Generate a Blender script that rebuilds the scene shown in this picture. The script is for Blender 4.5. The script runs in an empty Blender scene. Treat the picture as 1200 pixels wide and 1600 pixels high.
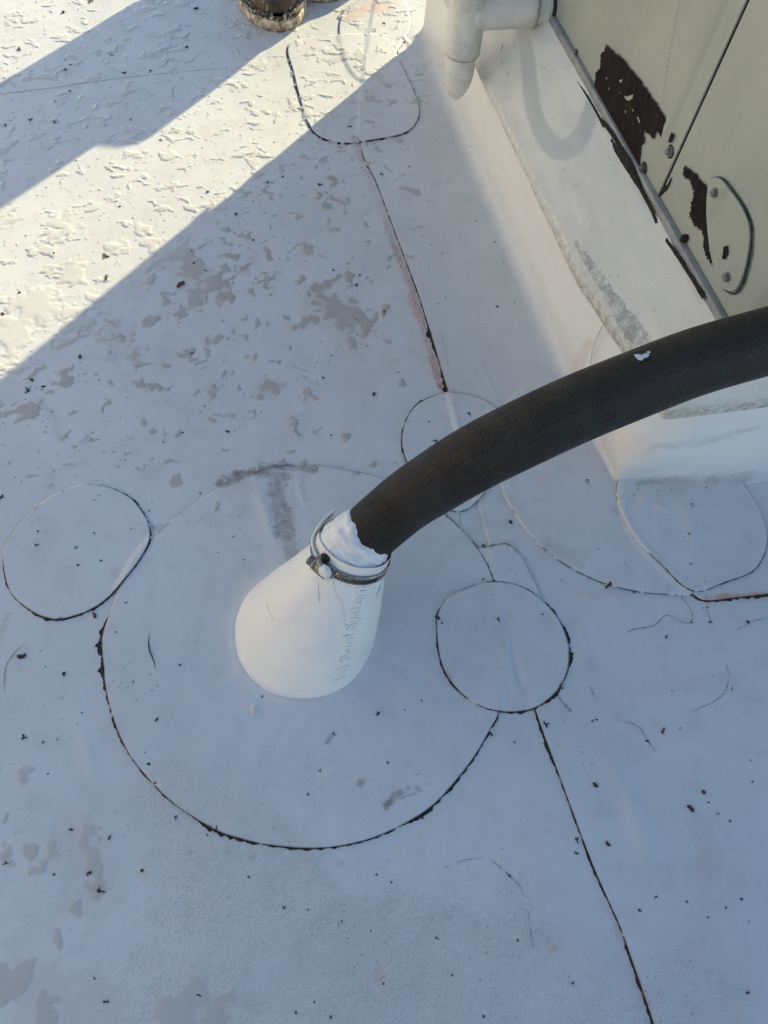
import bpy, bmesh, math, random
import numpy as np
from mathutils import Vector, Matrix
random.seed(7); RNG = np.random.default_rng(7)
S = bpy.context.scene; COL = S.collection
# ------------------------------------------------------------------ camera
CAM_H, FPX, TILT, ROLL = 0.70, 1170.0, math.radians(27), math.radians(6)
ct, st, cr, sr = math.cos(TILT), math.sin(TILT), math.cos(ROLL), math.sin(ROLL)
R0 = Vector((1, 0, 0)); U0 = Vector((0, ct, st)); F0 = Vector((0, st, -ct))
XA = cr*R0 + sr*U0; YA = -sr*R0 + cr*U0
cd = bpy.data.cameras.new('camera'); cam = bpy.data.objects.new('camera', cd); COL.objects.link(cam)
cam.matrix_world = Matrix(((XA.x, YA.x, -F0.x, 0), (XA.y, YA.y, -F0.y, 0), (XA.z, YA.z, -F0.z, CAM_H), (0, 0, 0, 1)))
cd.sensor_fit = 'VERTICAL'; cd.sensor_height = 24; cd.lens = 24*FPX/1600
cd.clip_start = 0.01; cd.clip_end = 500
S.camera = cam
# ------------------------------------------------------------------ sky and sun
SUN_AZ, SUN_EL = math.radians(59.6), math.radians(19.5)        # azimuth measured from +x
w = bpy.data.worlds.new('World'); S.world = w; w.use_nodes = True
nt = w.node_tree; sky = nt.nodes.new('ShaderNodeTexSky'); sky.sky_type = 'NISHITA'; sky.sun_disc = False
sky.sun_elevation = SUN_EL; sky.sun_rotation = math.pi/2 - SUN_AZ
sky.air_density = 1.0; sky.dust_density = 0.3; sky.ozone_density = 1.8
bg = nt.nodes['Background']; bg.inputs['Strength'].default_value = 0.15
nt.links.new(sky.outputs[0], bg.inputs['Color'])
sd = bpy.data.lights.new('sun', 'SUN'); sd.energy = 5.0; sd.angle = math.radians(0.53); sd.color = (1.0, 0.86, 0.52)
sun = bpy.data.objects.new('sun', sd); COL.objects.link(sun)
SV = Vector((math.cos(SUN_AZ)*math.cos(SUN_EL), math.sin(SUN_AZ)*math.cos(SUN_EL), math.sin(SUN_EL)))
sun.rotation_euler = SV.to_track_quat('Z', 'Y').to_euler(); sun.location = SV*8
S.view_settings.view_transform = 'Standard'; S.view_settings.look = 'None'
S.view_settings.exposure = 0.92; S.view_settings.gamma = 1; S.view_settings.use_curve_mapping = False
S.render.engine = 'CYCLES'
S.cycles.max_bounces = 10; S.cycles.diffuse_bounces = 6; S.cycles.caustics_reflective = False; S.cycles.caustics_refractive = False

# ------------------------------------------------------------------ camera geometry helpers (photo pixel -> point in the place)
def ray(p):
    p = np.asarray(p, float); a = (p[..., 0]-600)/FPX; b = -(p[..., 1]-800)/FPX
    u = cr*a-sr*b; v = sr*a+cr*b
    return np.stack([u, v*ct+st, v*st-ct], -1)
def G(p, z=0.0):
    d = ray(p); s = (CAM_H-z)/(-d[..., 2]); return d[..., :2]*s[..., None] if d.ndim > 1 else d[:2]*s
def G3(p, z=0.0):
    q = G(p, z); return Vector((q[0], q[1], z))
def onplane(p, o, n):
    d = Vector(ray(p)); c = Vector((0, 0, CAM_H)); return c + d*((o-c).dot(n)/d.dot(n))
def proj(q):
    d = Vector(q)-Vector((0, 0, CAM_H)); z = d.dot(F0); return Vector((600+d.dot(XA)/z*FPX, 800-d.dot(YA)/z*FPX))

# ------------------------------------------------------------------ noise
_perm = np.random.default_rng(3).permutation(256); _perm = np.r_[_perm, _perm]
_gr = np.stack([np.cos(np.arange(256)*2.399), np.sin(np.arange(256)*2.399)], 1)
def perlin(x, y, seed=0):
    x = np.asarray(x, float)+seed*17.31; y = np.asarray(y, float)-seed*9.77
    xi = np.floor(x).astype(int); yi = np.floor(y).astype(int); xf = x-xi; yf = y-yi
    u = xf**3*(xf*(xf*6-15)+10); v = yf**3*(yf*(yf*6-15)+10)
    def g(i, j, dx, dy):
        h = _perm[(_perm[(xi+i) & 255]+yi+j) & 255]; return _gr[h, 0]*dx+_gr[h, 1]*dy
    a = g(0, 0, xf, yf); b = g(1, 0, xf-1, yf); c = g(0, 1, xf, yf-1); d = g(1, 1, xf-1, yf-1)
    return (a+(b-a)*u + ((c+(d-c)*u)-(a+(b-a)*u))*v)*1.5
def fbm(x, y, scale, octs=3, seed=0):
    r = 0; a = 1; t = 0
    for o in range(octs):
        r = r+a*perlin(np.asarray(x)*scale*2**o, np.asarray(y)*scale*2**o, seed+o); t += a; a *= .5
    return r/t
def sstep(t): t = np.clip(t, 0, 1); return t*t*(3-2*t)

# ------------------------------------------------------------------ mesh helpers
def link(o, parent=None):
    COL.objects.link(o)
    if parent is not None:
        o.parent = parent; o.matrix_parent_inverse = Matrix.Translation(-parent.location) if parent.type == 'EMPTY' or True else Matrix()
    return o
def mesh(name, V, F, mat, parent=None, smooth=True, attrs=None, uvs=None):
    me = bpy.data.meshes.new(name)
    V = np.asarray(V, np.float32).reshape(-1, 3)
    if isinstance(F, np.ndarray):
        n, k = F.shape
        me.vertices.add(len(V)); me.vertices.foreach_set('co', V.ravel())
        me.loops.add(n*k); me.loops.foreach_set('vertex_index', F.astype(np.int32).ravel())
        me.polygons.add(n); me.polygons.foreach_set('loop_start', np.arange(0, n*k, k, dtype=np.int32))
        me.update(calc_edges=True)
    else:
        me.from_pydata([tuple(map(float, v)) for v in V], [], [tuple(f) for f in F])
    me.validate()
    if smooth: me.polygons.foreach_set('use_smooth', np.ones(len(me.polygons), bool))
    for k, a in (attrs or {}).items():
        at = me.attributes.new(k, 'FLOAT', 'POINT'); at.data.foreach_set('value', np.asarray(a, np.float32))
    if uvs is not None:
        ul = me.uv_layers.new(name='UVMap'); li = np.zeros(len(me.loops), np.int32); me.loops.foreach_get('vertex_index', li)
        ul.data.foreach_set('uv', np.asarray(uvs, np.float32)[li].ravel())
    me.materials.append(mat)
    o = bpy.data.objects.new(name, me); return link(o, parent)
def empty(name, loc, label, cat, group=None):
    o = bpy.data.objects.new(name, None); o.location = loc; o.empty_display_size = .02; COL.objects.link(o); return tag(o, label, cat, group)
def tag(o, label, cat, group=None):
    o['label'] = label; o['category'] = cat
    if group: o['group'] = group
    return o
def struct(o, kind='structure'): o['kind'] = kind; return o
def gridfaces(nu, nv, cu=False):
    i = np.arange(nv-1)[:, None]*nu; m = nu if cu else nu-1
    j = np.arange(m)[None, :]; j2 = (j+1) % nu
    return np.stack([(i+j).ravel(), (i+j2).ravel(), (i+nu+j2).ravel(), (i+nu+j).ravel()], 1)
def catmull(P, n, closed=False, dims=2):
    P = np.asarray(P, float); N = len(P)
    if closed: Q = np.vstack([P[-1], P, P[0], P[1]]); segs = N
    else: Q = np.vstack([2*P[0]-P[1], P, 2*P[-1]-P[-2]]); segs = N-1
    out = []
    for k in range(segs):
        p0, p1, p2, p3 = Q[k:k+4]; t = np.linspace(0, 1, 24, endpoint=False)[:, None]
        out.append(.5*((2*p1)+(-p0+p2)*t+(2*p0-5*p1+4*p2-p3)*t**2+(-p0+3*p1-3*p2+p3)*t**3))
    out = np.vstack(out+([P[:1]] if closed else [P[-1:]]))
    L = np.r_[0, np.cumsum(np.linalg.norm(np.diff(out[:, :dims], axis=0), axis=1))]
    s = np.linspace(0, L[-1], n+1 if closed else n)
    if closed: s = s[:-1]
    return np.stack([np.interp(s, L, out[:, c]) for c in range(P.shape[1])], 1)
def loft(rings, closed=True, caps=(False, False)):
    n = len(rings[0]); V = np.vstack(rings); F = [tuple(f) for f in gridfaces(n, len(rings), closed)]
    if caps[0]: F.append(tuple(range(n))[::-1])
    if caps[1]: F.append(tuple(range(len(V)-n, len(V))))
    return V, F
def frame(n, hint=Vector((1, 0, 0))):
    n = Vector(n).normalized(); a = (Vector(hint)-n*Vector(hint).dot(n)).normalized(); return a, n.cross(a), n
def ring(c, n, r, k=48, hint=Vector((1, 0, 0)), r2=None):
    a, b, _ = frame(n, hint); r2 = r if r2 is None else r2
    return np.array([list(Vector(c)+a*(math.cos(t)*r)+b*(math.sin(t)*r2)) for t in np.linspace(0, 2*math.pi, k, endpoint=False)])
def box(bm, c, ax, ay, az, hx, hy, hz, bev=0):
    vs = [bm.verts.new(Vector(c)+ax*(i*hx)+ay*(j*hy)+az*(k*hz)) for i in (-1, 1) for j in (-1, 1) for k in (-1, 1)]
    fs = [bm.faces.new([vs[i] for i in q]) for q in ((0, 1, 3, 2), (4, 6, 7, 5), (0, 4, 5, 1), (2, 3, 7, 6), (0, 2, 6, 4), (1, 5, 7, 3))]
    if bev:
        es = list({e for f in fs for e in f.edges}); bmesh.ops.bevel(bm, geom=es, offset=bev, segments=2, affect='EDGES', profile=.5)
def bmobj(name, bm, mat, parent=None, smooth=False):
    bmesh.ops.recalc_face_normals(bm, faces=bm.faces)
    me = bpy.data.meshes.new(name); bm.to_mesh(me); bm.free(); me.materials.append(mat)
    if smooth:
        me.polygons.foreach_set('use_smooth', np.ones(len(me.polygons), bool))
    return link(bpy.data.objects.new(name, me), parent)

# ------------------------------------------------------------------ materials
class NT:
    def __init__(s, name):
        s.m = bpy.data.materials.new(name); s.m.use_nodes = True; s.t = s.m.node_tree
        s.b = s.t.nodes['Principled BSDF']; s.b.inputs['Roughness'].default_value = .5
        s.pos = s.t.nodes.new('ShaderNodeNewGeometry').outputs['Position']
    def n(s, typ, ins=None, **kw):
        o = s.t.nodes.new(typ)
        for k, v in kw.items(): setattr(o, k, v)
        for k, v in (ins or {}).items(): s.set(o.inputs[k], v)
        return o
    def set(s, sock, v):
        if isinstance(v, bpy.types.NodeSocket): s.t.links.new(v, sock)
        elif isinstance(v, tuple) and len(v) == 3 and sock.type == 'RGBA': sock.default_value = (*v, 1)
        else: sock.default_value = v
    def m_(s, op, a, b=0.0, c=0.0, clamp=False):
        o = s.n('ShaderNodeMath', {0: a, 1: b, 2: c}, operation=op); o.use_clamp = clamp; return o.outputs[0]
    def noise(s, scale, detail=3, rough=.55, vec=None, dist=0.0):
        return s.n('ShaderNodeTexNoise', {'Vector': vec or s.pos, 'Scale': scale, 'Detail': detail, 'Roughness': rough, 'Distortion': dist}).outputs['Fac']
    def vor(s, scale, vec=None, feature='F1', rand=1.0):
        o = s.n('ShaderNodeTexVoronoi', {'Vector': vec or s.pos, 'Scale': scale, 'Randomness': rand}, feature=feature); return o
    def ramp(s, v, a, b, lo=0.0, hi=1.0):
        return s.n('ShaderNodeMapRange', {'Value': v, 'From Min': a, 'From Max': b, 'To Min': lo, 'To Max': hi}, interpolation_type='SMOOTHSTEP').outputs[0]
    def mix(s, f, a, b, mode='MIX'):
        o = s.n('ShaderNodeMix', data_type='RGBA', blend_type=mode); s.set(o.inputs[0], f); s.set(o.inputs[6], a); s.set(o.inputs[7], b); return o.outputs[2]
    def attr(s, name): return s.n('ShaderNodeAttribute', attribute_name=name).outputs['Fac']
    def bump(s, h, dist, strength=1.0, prev=None):
        ins = {'Height': h, 'Distance': dist, 'Strength': strength}
        if prev is not None: ins['Normal'] = prev
        return s.n('ShaderNodeBump', ins).outputs[0]
    def stretch(s, sx, sy, sz, rot=0.0):
        return s.n('ShaderNodeMapping', {'Vector': s.pos, 'Scale': (sx, sy, sz), 'Rotation': (0, 0, rot)}).outputs[0]
    def out(s, col=None, rough=None, normal=None, **kw):
        if col is not None: s.set(s.b.inputs['Base Color'], col)
        if rough is not None: s.set(s.b.inputs['Roughness'], rough)
        if normal is not None: s.set(s.b.inputs['Normal'], normal)
        for k, v in kw.items(): s.set(s.b.inputs[k.replace('_', ' ')], v)
        return s.m
def mat_membrane(painted=True, name='white_membrane', a=.67):
    t = NT(name)
    c = t.mix(t.ramp(t.noise(5, 5, .6), .35, .68), (a*.965, a*.988, a), (a*.88, a*.902, a*.912))
    c = t.mix(t.m_('MULTIPLY', t.ramp(t.noise(38, 6, .68), .48, .68), .5), c, (a*.79, a*.80, a*.805))
    c = t.mix(t.m_('MULTIPLY', t.ramp(t.noise(13, 6, .7), .55, .72), .3), c, (a*.775, a*.775, a*.77))
    # faint scuffs, stretched
    c = t.mix(t.m_('MULTIPLY', t.ramp(t.noise(1, 6, .75, t.stretch(35, 120, 30, .5)), .58, .72), .42), c, (.52, .50, .48))
    # specks of grit
    v = t.vor(75); sep = t.n('ShaderNodeSeparateColor', {0: v.outputs['Color']})
    rad = t.m_('MULTIPLY', t.ramp(sep.outputs[0], .62, 1.0), .105)
    sp = t.m_('LESS_THAN', v.outputs['Distance'], rad)
    c = t.mix(t.m_('MULTIPLY', sp, .85), c, (.07, .055, .045))
    v2 = t.vor(210); sep2 = t.n('ShaderNodeSeparateColor', {0: v2.outputs['Color']})
    clump = t.ramp(t.noise(11, 3), .48, .66)
    rad2 = t.m_('MULTIPLY', t.m_('MULTIPLY', t.ramp(sep2.outputs[1], .5, 1.0), .27), clump)
    c = t.mix(t.m_('MULTIPLY', t.m_('LESS_THAN', v2.outputs['Distance'], rad2), .5), c, (.22, .20, .18))
    c = t.mix(t.m_('MULTIPLY', t.attr('clean'), .85), c, (.83, .82, .80))  # cleaner sheet on the wall, its white lifted to carry the bounce light
    rough = t.ramp(t.noise(20, 3), .3, .7, .34, .52)
    h = t.m_('ADD', t.m_('MULTIPLY', t.noise(700, 2), .5), t.m_('MULTIPLY', t.noise(90, 3), 1.2))
    nrm = t.bump(h, .00035, .5)
    if painted:
        d = t.attr('dirt'); sm = t.ramp(t.noise(110, 7, .72), .36, .66)
        f = t.m_('MULTIPLY', d, t.m_('ADD', .42, t.m_('MULTIPLY', sm, .6)), clamp=True)
        c = t.mix(f, c, (.25, .21, .19))
        f2 = t.m_('MULTIPLY', t.ramp(t.noise(430, 5, .75), .60, .66), t.ramp(d, .25, .8))
        c = t.mix(t.m_('MULTIPLY', f2, .85), c, (.06, .05, .045))
        p = t.m_('MULTIPLY', t.attr('pink'), t.ramp(t.noise(90, 7, .75), .32, .66, .3, 1.0), clamp=True)
        c = t.mix(p, c, (.60, .33, .26))
        g = t.m_('MULTIPLY', t.attr('damp'), t.ramp(t.noise(60, 4, .6), .3, .6, .6, 1.0), clamp=True)
        c = t.mix(g, c, (.53, .49, .45))
        dew = t.attr('dew')
        dv = t.vor(720); dd = t.ramp(dv.outputs['Distance'], .12, .5, 1.0, 0.0)
        dv2 = t.vor(460); dd2 = t.ramp(dv2.outputs['Distance'], .1, .42, 1.0, 0.0)
        hh = t.m_('MULTIPLY', t.m_('ADD', dd, t.m_('MULTIPLY', dd2, .8)), dew)
        nrm = t.bump(hh, .0006, 1.0, nrm)
        rough = t.m_('SUBTRACT', rough, t.m_('MULTIPLY', dew, .26))
    return t.out(c, rough, nrm)
M_MEM = mat_membrane()
def simple(name, col, rough=.5, metal=0.0, var=.0, vscale=40, bumpd=0, bscale=200, col2=None, lo=.4, hi=.65):
    t = NT(name); c = col
    if col2 is not None: c = t.mix(t.ramp(t.noise(vscale, 5, .65), lo, hi), col, col2)
    nrm = t.bump(t.noise(bscale, 4), bumpd) if bumpd else None
    return t.out(c, rough, nrm, Metallic=metal)
M_WATER = NT('water_on_membrane')
_t = M_WATER
_c = _t.mix(_t.attr('murk_shade'), (.62, .62, .61), (.435, .40, .37))
_c = _t.mix(_t.m_('MULTIPLY', _t.ramp(_t.noise(160, 4, .7), .5, .75), .3), _c, (.42, .385, .355))
M_WATER = _t.out(_c, .06, None, IOR=1.33)
_t = NT('boot_vinyl')
_c = _t.mix(_t.ramp(_t.noise(25, 4), .4, .7), (.84, .82, .785), (.79, .77, .74))
_c = _t.mix(_t.m_('MULTIPLY', _t.ramp(_t.noise(160, 4, .7), .62, .75), .35), _c, (.5, .46, .42))
M_VINYL = _t.out(_c, .38, _t.bump(_t.noise(300, 3), .0003, .5))
M_SEAL = simple('white_sealant', (.80, .80, .80), .32, col2=(.70, .71, .72), vscale=90, bumpd=.001, bscale=160)
M_DIRT = simple('black_edge_dirt', (.010, .0085, .0075), .9, col2=(.024, .018, .0145), vscale=500, bumpd=.0008, bscale=900)
M_RED = simple('red_primer_residue', (.40, .21, .17), .6, col2=(.60, .50, .46), vscale=110, lo=.35, hi=.62)
M_FAINT = simple('grey_dirt_line', (.24, .23, .22), .8, col2=(.52, .515, .505), vscale=420)
M_HAIR = simple('dark_plastic_fibre', (.03, .04, .04), .5)
M_DEB = simple('dry_brown_debris', (.022, .013, .009), .75, col2=(.09, .045, .02), vscale=600)
M_DEB2 = simple('orange_brown_debris', (.16, .06, .02), .7, col2=(.04, .02, .01), vscale=500)
M_GREEN = simple('green_algae_bit', (.10, .13, .04), .7)
M_PEEL = None
_t = NT('bare_dark_primer')
_st = _t.noise(1, 6, .75, _t.stretch(240, 240, 50))
_c = _t.mix(_t.ramp(_st, .36, .7), (.0045, .0036, .0032), (.021, .0155, .013))
_c = _t.mix(_t.m_('MULTIPLY', _t.ramp(_t.noise(420, 3, .7), .64, .68), .5), _c, (.10, .085, .07))
_t.b.inputs['Specular IOR Level'].default_value = .2
M_PEEL = _t.out(_c, .8, _t.bump(_st, .002, .6))
_t = NT('cabinet_paint')
_c = _t.mix(_t.ramp(_t.noise(9, 4), .35, .7), (.368, .382, .330), (.325, .337, .292))
_c = _t.mix(_t.m_('MULTIPLY', _t.ramp(_t.noise(1, 5, .7, _t.stretch(60, 60, 9)), .55, .75), .5), _c, (.23, .23, .205))
_c = _t.mix(_t.m_('MULTIPLY', _t.ramp(_t.noise(170, 4, .7), .66, .74), .6), _c, (.11, .10, .085))
M_CAB = _t.out(_c, _t.ramp(_t.noise(30, 3), .3, .7, .38, .55), _t.bump(_t.noise(45, 4), .0008, .5))
_t = NT('skirt_paint')
_c = _t.mix(_t.ramp(_t.noise(14, 4), .35, .7), (.73, .715, .66), (.66, .65, .60))
_c = _t.mix(_t.m_('MULTIPLY', _t.ramp(_t.noise(120, 5, .75), .58, .72), .5), _c, (.38, .36, .32))
_c = _t.mix(_t.attr('u_mark'), _c, (.51, .52, .50))
_c = _t.mix(_t.m_('MULTIPLY', _t.ramp(_t.attr('bare'), .35, .6), _t.ramp(_t.noise(75, 9, .8), .40, .56)), _c, (.37, .365, .36))
_dd = _t.m_('MULTIPLY', _t.attr('dirt'), _t.ramp(_t.noise(140, 8, .78), .40, .62, .1, 1))
_c = _t.mix(_dd, _c, (.36, .335, .285))
M_SKIRT = _t.out(_c, .5, _t.bump(_t.noise(60, 5), .0006, .5))
M_UMARK = simple('grey_u_mark', (.475, .485, .465), .5, col2=(.53, .535, .51), vscale=60)
M_BOUNCE = simple('tan_bounce', (.80, .70, .56), .85, col2=(.74, .645, .51), vscale=6, bumpd=.004, bscale=80)
M_BARE = simple('bare_grey_sheet', (.36, .36, .35), .5, col2=(.56, .55, .52), vscale=350, lo=.42, hi=.6)
M_RAIL = simple('galvanized_rail', (.30, .30, .295), .5, 0, col2=(.22, .22, .215), vscale=60, bumpd=.0006)
M_BLACK = simple('black_gap_sealant', (.008, .007, .0065), .85, col2=(.020, .0155, .013), vscale=300, bumpd=.002, bscale=350)
M_BOLT = simple('painted_steel_bolt', (.30, .30, .27), .4, .5, col2=(.15, .145, .13), vscale=400, bumpd=.0004)
M_DBOLT = simple('dark_steel_bolt', (.09, .09, .08), .4, .5, col2=(.22, .22, .20), vscale=400)
M_STEEL = simple('clamp_steel', (.42, .40, .37), .33, .9, col2=(.20, .17, .14), vscale=300, bumpd=.0003)
M_PVC = simple('weathered_pvc', (.70, .69, .64), .42, col2=(.58, .565, .51), vscale=45, bumpd=.0004, bscale=90)
M_PVCD = simple('pvc_joint_dirt', (.05, .042, .035), .8)
_t = NT('ribbed_black_rubber')
_uv = _t.n('ShaderNodeUVMap', uv_map='UVMap').outputs[0]
def _wv(ax, sc, dist):
    mp = _t.n('ShaderNodeMapping', {'Vector': _uv, 'Scale': (sc, sc, sc)}).outputs[0]
    return _t.n('ShaderNodeTexWave', {'Vector': mp, 'Scale': 1.0, 'Distortion': dist, 'Detail': 2.0, 'Detail Scale': 2.0}, bands_direction=ax).outputs['Fac']
_w1 = _wv('X', 150, 3.5); _w2 = _wv('Y', 60, 5.0)
_wc = _t.m_('MULTIPLY', _w1, _w2); _n = _t.noise(700, 5, .75)
_c = _t.mix(_t.ramp(_t.noise(55, 5, .7), .35, .7), (.0085, .0065, .0052), (.021, .0165, .013))
_c = _t.mix(_t.m_('MULTIPLY', _t.ramp(_wc, .1, .6), .45), _c, (.0045, .0036, .003))
_c = _t.mix(_t.m_('MULTIPLY', _t.ramp(_t.noise(1150, 3, .75), .58, .68), .6), _c, (.11, .088, .068))
_t.b.inputs['Specular IOR Level'].default_value = .38
M_HOSE = _t.out(_c, _t.ramp(_t.noise(40, 4), .3, .7, .36, .56), _t.bump(_t.m_('ADD', _t.m_('MULTIPLY', _wc, 1.3), _t.m_('MULTIPLY', _n, 1.8)), .0009, .8))
_t = NT('worn_leather')
_c = _t.mix(_t.ramp(_t.noise(50, 5, .7), .35, .65), (.035, .020, .012), (.11, .065, .038))
_c = _t.mix(_t.ramp(_t.noise(1, 5, .7, _t.stretch(160, 60, 70, .4)), .60, .68), _c, (.66, .64, .60))
M_LEATH = _t.out(_c, .55, _t.bump(_t.noise(120, 5), .0015, .7))
_t = NT('boot_sole')
_c = _t.mix(_t.ramp(_t.noise(110, 5, .7), .40, .62), (.20, .15, .095), (.62, .56, .46))
M_SOLE = _t.out(_c, .7, _t.bump(_t.noise(200, 4), .0015, .8))
M_WELT = simple('boot_welt', (.022, .014, .009), .7, col2=(.50, .44, .36), vscale=200, lo=.5, hi=.62)
M_DENIM = simple('dark_work_trousers', (.035, .04, .05), .85, col2=(.06, .065, .075), vscale=60, bumpd=.002)
M_SHIRT = simple('grey_work_shirt', (.20, .20, .21), .85, bumpd=.003, bscale=40)
M_SKIN = simple('skin', (.45, .27, .19), .55)
M_HAIRB = simple('dark_hair', (.03, .02, .015), .7)
M_PAINT = simple('white_paint_chip', (.62, .68, .74), .5)
M_VOID = simple('opening_shadow_black', (.008, .008, .008), .8)

# ------------------------------------------------------------------ roof layers
def px(pts, z=0.0):
    """photo pixels (x, y[, width]) traced onto the roof plane"""
    A = np.asarray(pts, float); g = G(A[:, :2], z); return np.hstack([g, A[:, 2:]]) if A.shape[1] > 2 else g
def polysd(X, Y, P):
    X = np.asarray(X).ravel(); Y = np.asarray(Y).ravel(); out = np.empty(len(X)); A = P[:, :2]; B = np.roll(A, -1, 0); D = B-A; LL = (D**2).sum(1)+1e-18
    for s in range(0, len(X), 20000):
        x = X[s:s+20000, None]; y = Y[s:s+20000, None]
        t = np.clip(((x-A[:, 0])*D[:, 0]+(y-A[:, 1])*D[:, 1])/LL, 0, 1)
        d = np.sqrt(((x-A[:, 0]-t*D[:, 0])**2+(y-A[:, 1]-t*D[:, 1])**2).min(1))
        cond = ((A[:, 1] > y) != (B[:, 1] > y)) & (x < D[:, 0]*(y-A[:, 1])/(D[:, 1]+1e-18)+A[:, 0])
        out[s:s+20000] = np.where(cond.sum(1) % 2 == 1, d, -d)
    return out
SEAM = np.array(px([(610, -90), (585, 20), (570, 120), (563, 224), (590, 290), (627, 390), (660, 480), (700, 614), (745, 780), (800, 980), (836, 1108), (880, 1230), (925, 1350), (967, 1445), (978, 1475), (1021, 1600), (1060, 1720)]))
SEAM = catmull(SEAM, 260)
SIDE = np.vstack([[SEAM[0]+np.array([-.06, .40])], SEAM, [[SEAM[-1][0]+.04, -.6], [1.6, -.6], [1.6, 2.0], [SEAM[0][0]+.4, 2.0]]])
LAYERS = []                                                         # (outline, thickness) from the roof upwards
TH = .0016
FOLDS = [([(940, 1180), (975, 1235), (1000, 1300), (1012, 1360)], 15, .0016), ([(690, 562), (760, 552), (850, 540)], 3, .0005), ([(705, 410), (740, 395), (775, 392)], 4, .0006), ([(722, 400), (728, 370), (750, 360)], 4, .0005),
         ([(745, 560), (770, 610), (780, 640)], 3, .0006), ([(780, 1010), (800, 1060), (826, 1104)], 7, .0007), ([(395, 745), (412, 790), (430, 850)], 7, .0009), ([(470, 735), (468, 760), (480, 800)], 4, .0011), ([(455, 740), (455, 775)], 3, .0009), ([(120, 1120), (140, 1180), (150, 1230)], 10, .0006),
         ([(395, 1095), (405, 1120)], 7, .0009), ([(705, 620), (712, 660), (730, 700)], 6, .0007), ([(985, 800), (1000, 790), (1010, 770)], 5, .0012), ([(1060, 780), (1075, 820), (1080, 860)], 9, .0009), ([(1020, 790), (1040, 800)], 6, .0008), ([(750, 880), (765, 890), (775, 905)], 5, .0008), ([(1130, 1560), (1180, 1590)], 16, .0009), ([(700, 1000), (760, 1020), (800, 990)], 14, .0006), ([(330, 1180), (420, 1200)], 18, .0006), ([(640, 900), (660, 1000)], 14, .0005), ([(20, 640), (120, 700), (200, 690)], 16, .0006), ([(600, 1400), (720, 1440)], 18, .0005)]
_FW = None
def hwave(x, y):
    global _FW
    if _FW is None:
        _FW = []
        for p, r, h in FOLDS:
            g = G(np.asarray(p, float)); a = G(np.array([p[0][0]-r, p[0][1]])); b = G(np.array([p[0][0]+r, p[0][1]])); _FW.append((catmull(g, 24), float(np.hypot(*(b-a)))/2, h))
    x = np.asarray(x, float); y = np.asarray(y, float)
    z = .0010*fbm(x, y, 5, 2, 1)+.0004*fbm(x, y, 17, 2, 5)
    for P, r, h in _FW:
        m = (x > P[:, 0].min()-3*r) & (x < P[:, 0].max()+3*r) & (y > P[:, 1].min()-3*r) & (y < P[:, 1].max()+3*r)
        if m.any():
            d = np.hypot(x[m][:, None]-P[None, :, 0], y[m][:, None]-P[None, :, 1]); k = d.argmin(1); t = k/(len(P)-1); z[m] = z[m]+1.6*h*np.exp(-(d.min(1)/r)**2)*np.sin(np.pi*np.clip(t*.9+.05, 0, 1))
    return z
def hstack(x, y, level=None):
    z = hwave(x, y)
    for P, th in LAYERS[:level]:
        lo, hi = P[:, :2].min(0)-.02, P[:, :2].max(0)+.02; m = (x > lo[0]) & (x < hi[0]) & (y > lo[1]) & (y < hi[1])
        if m.any():
            z = z.copy(); z[m] += th*sstep((polysd(x[m], y[m], P)+.007)/.008)
    return z
def pxr(p, r):                                                       # a photo radius at a pixel, in metres
    a = G(np.array([p[0]-r, p[1]])); b = G(np.array([p[0]+r, p[1]])); return float(np.hypot(*(b-a)))/2
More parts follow.
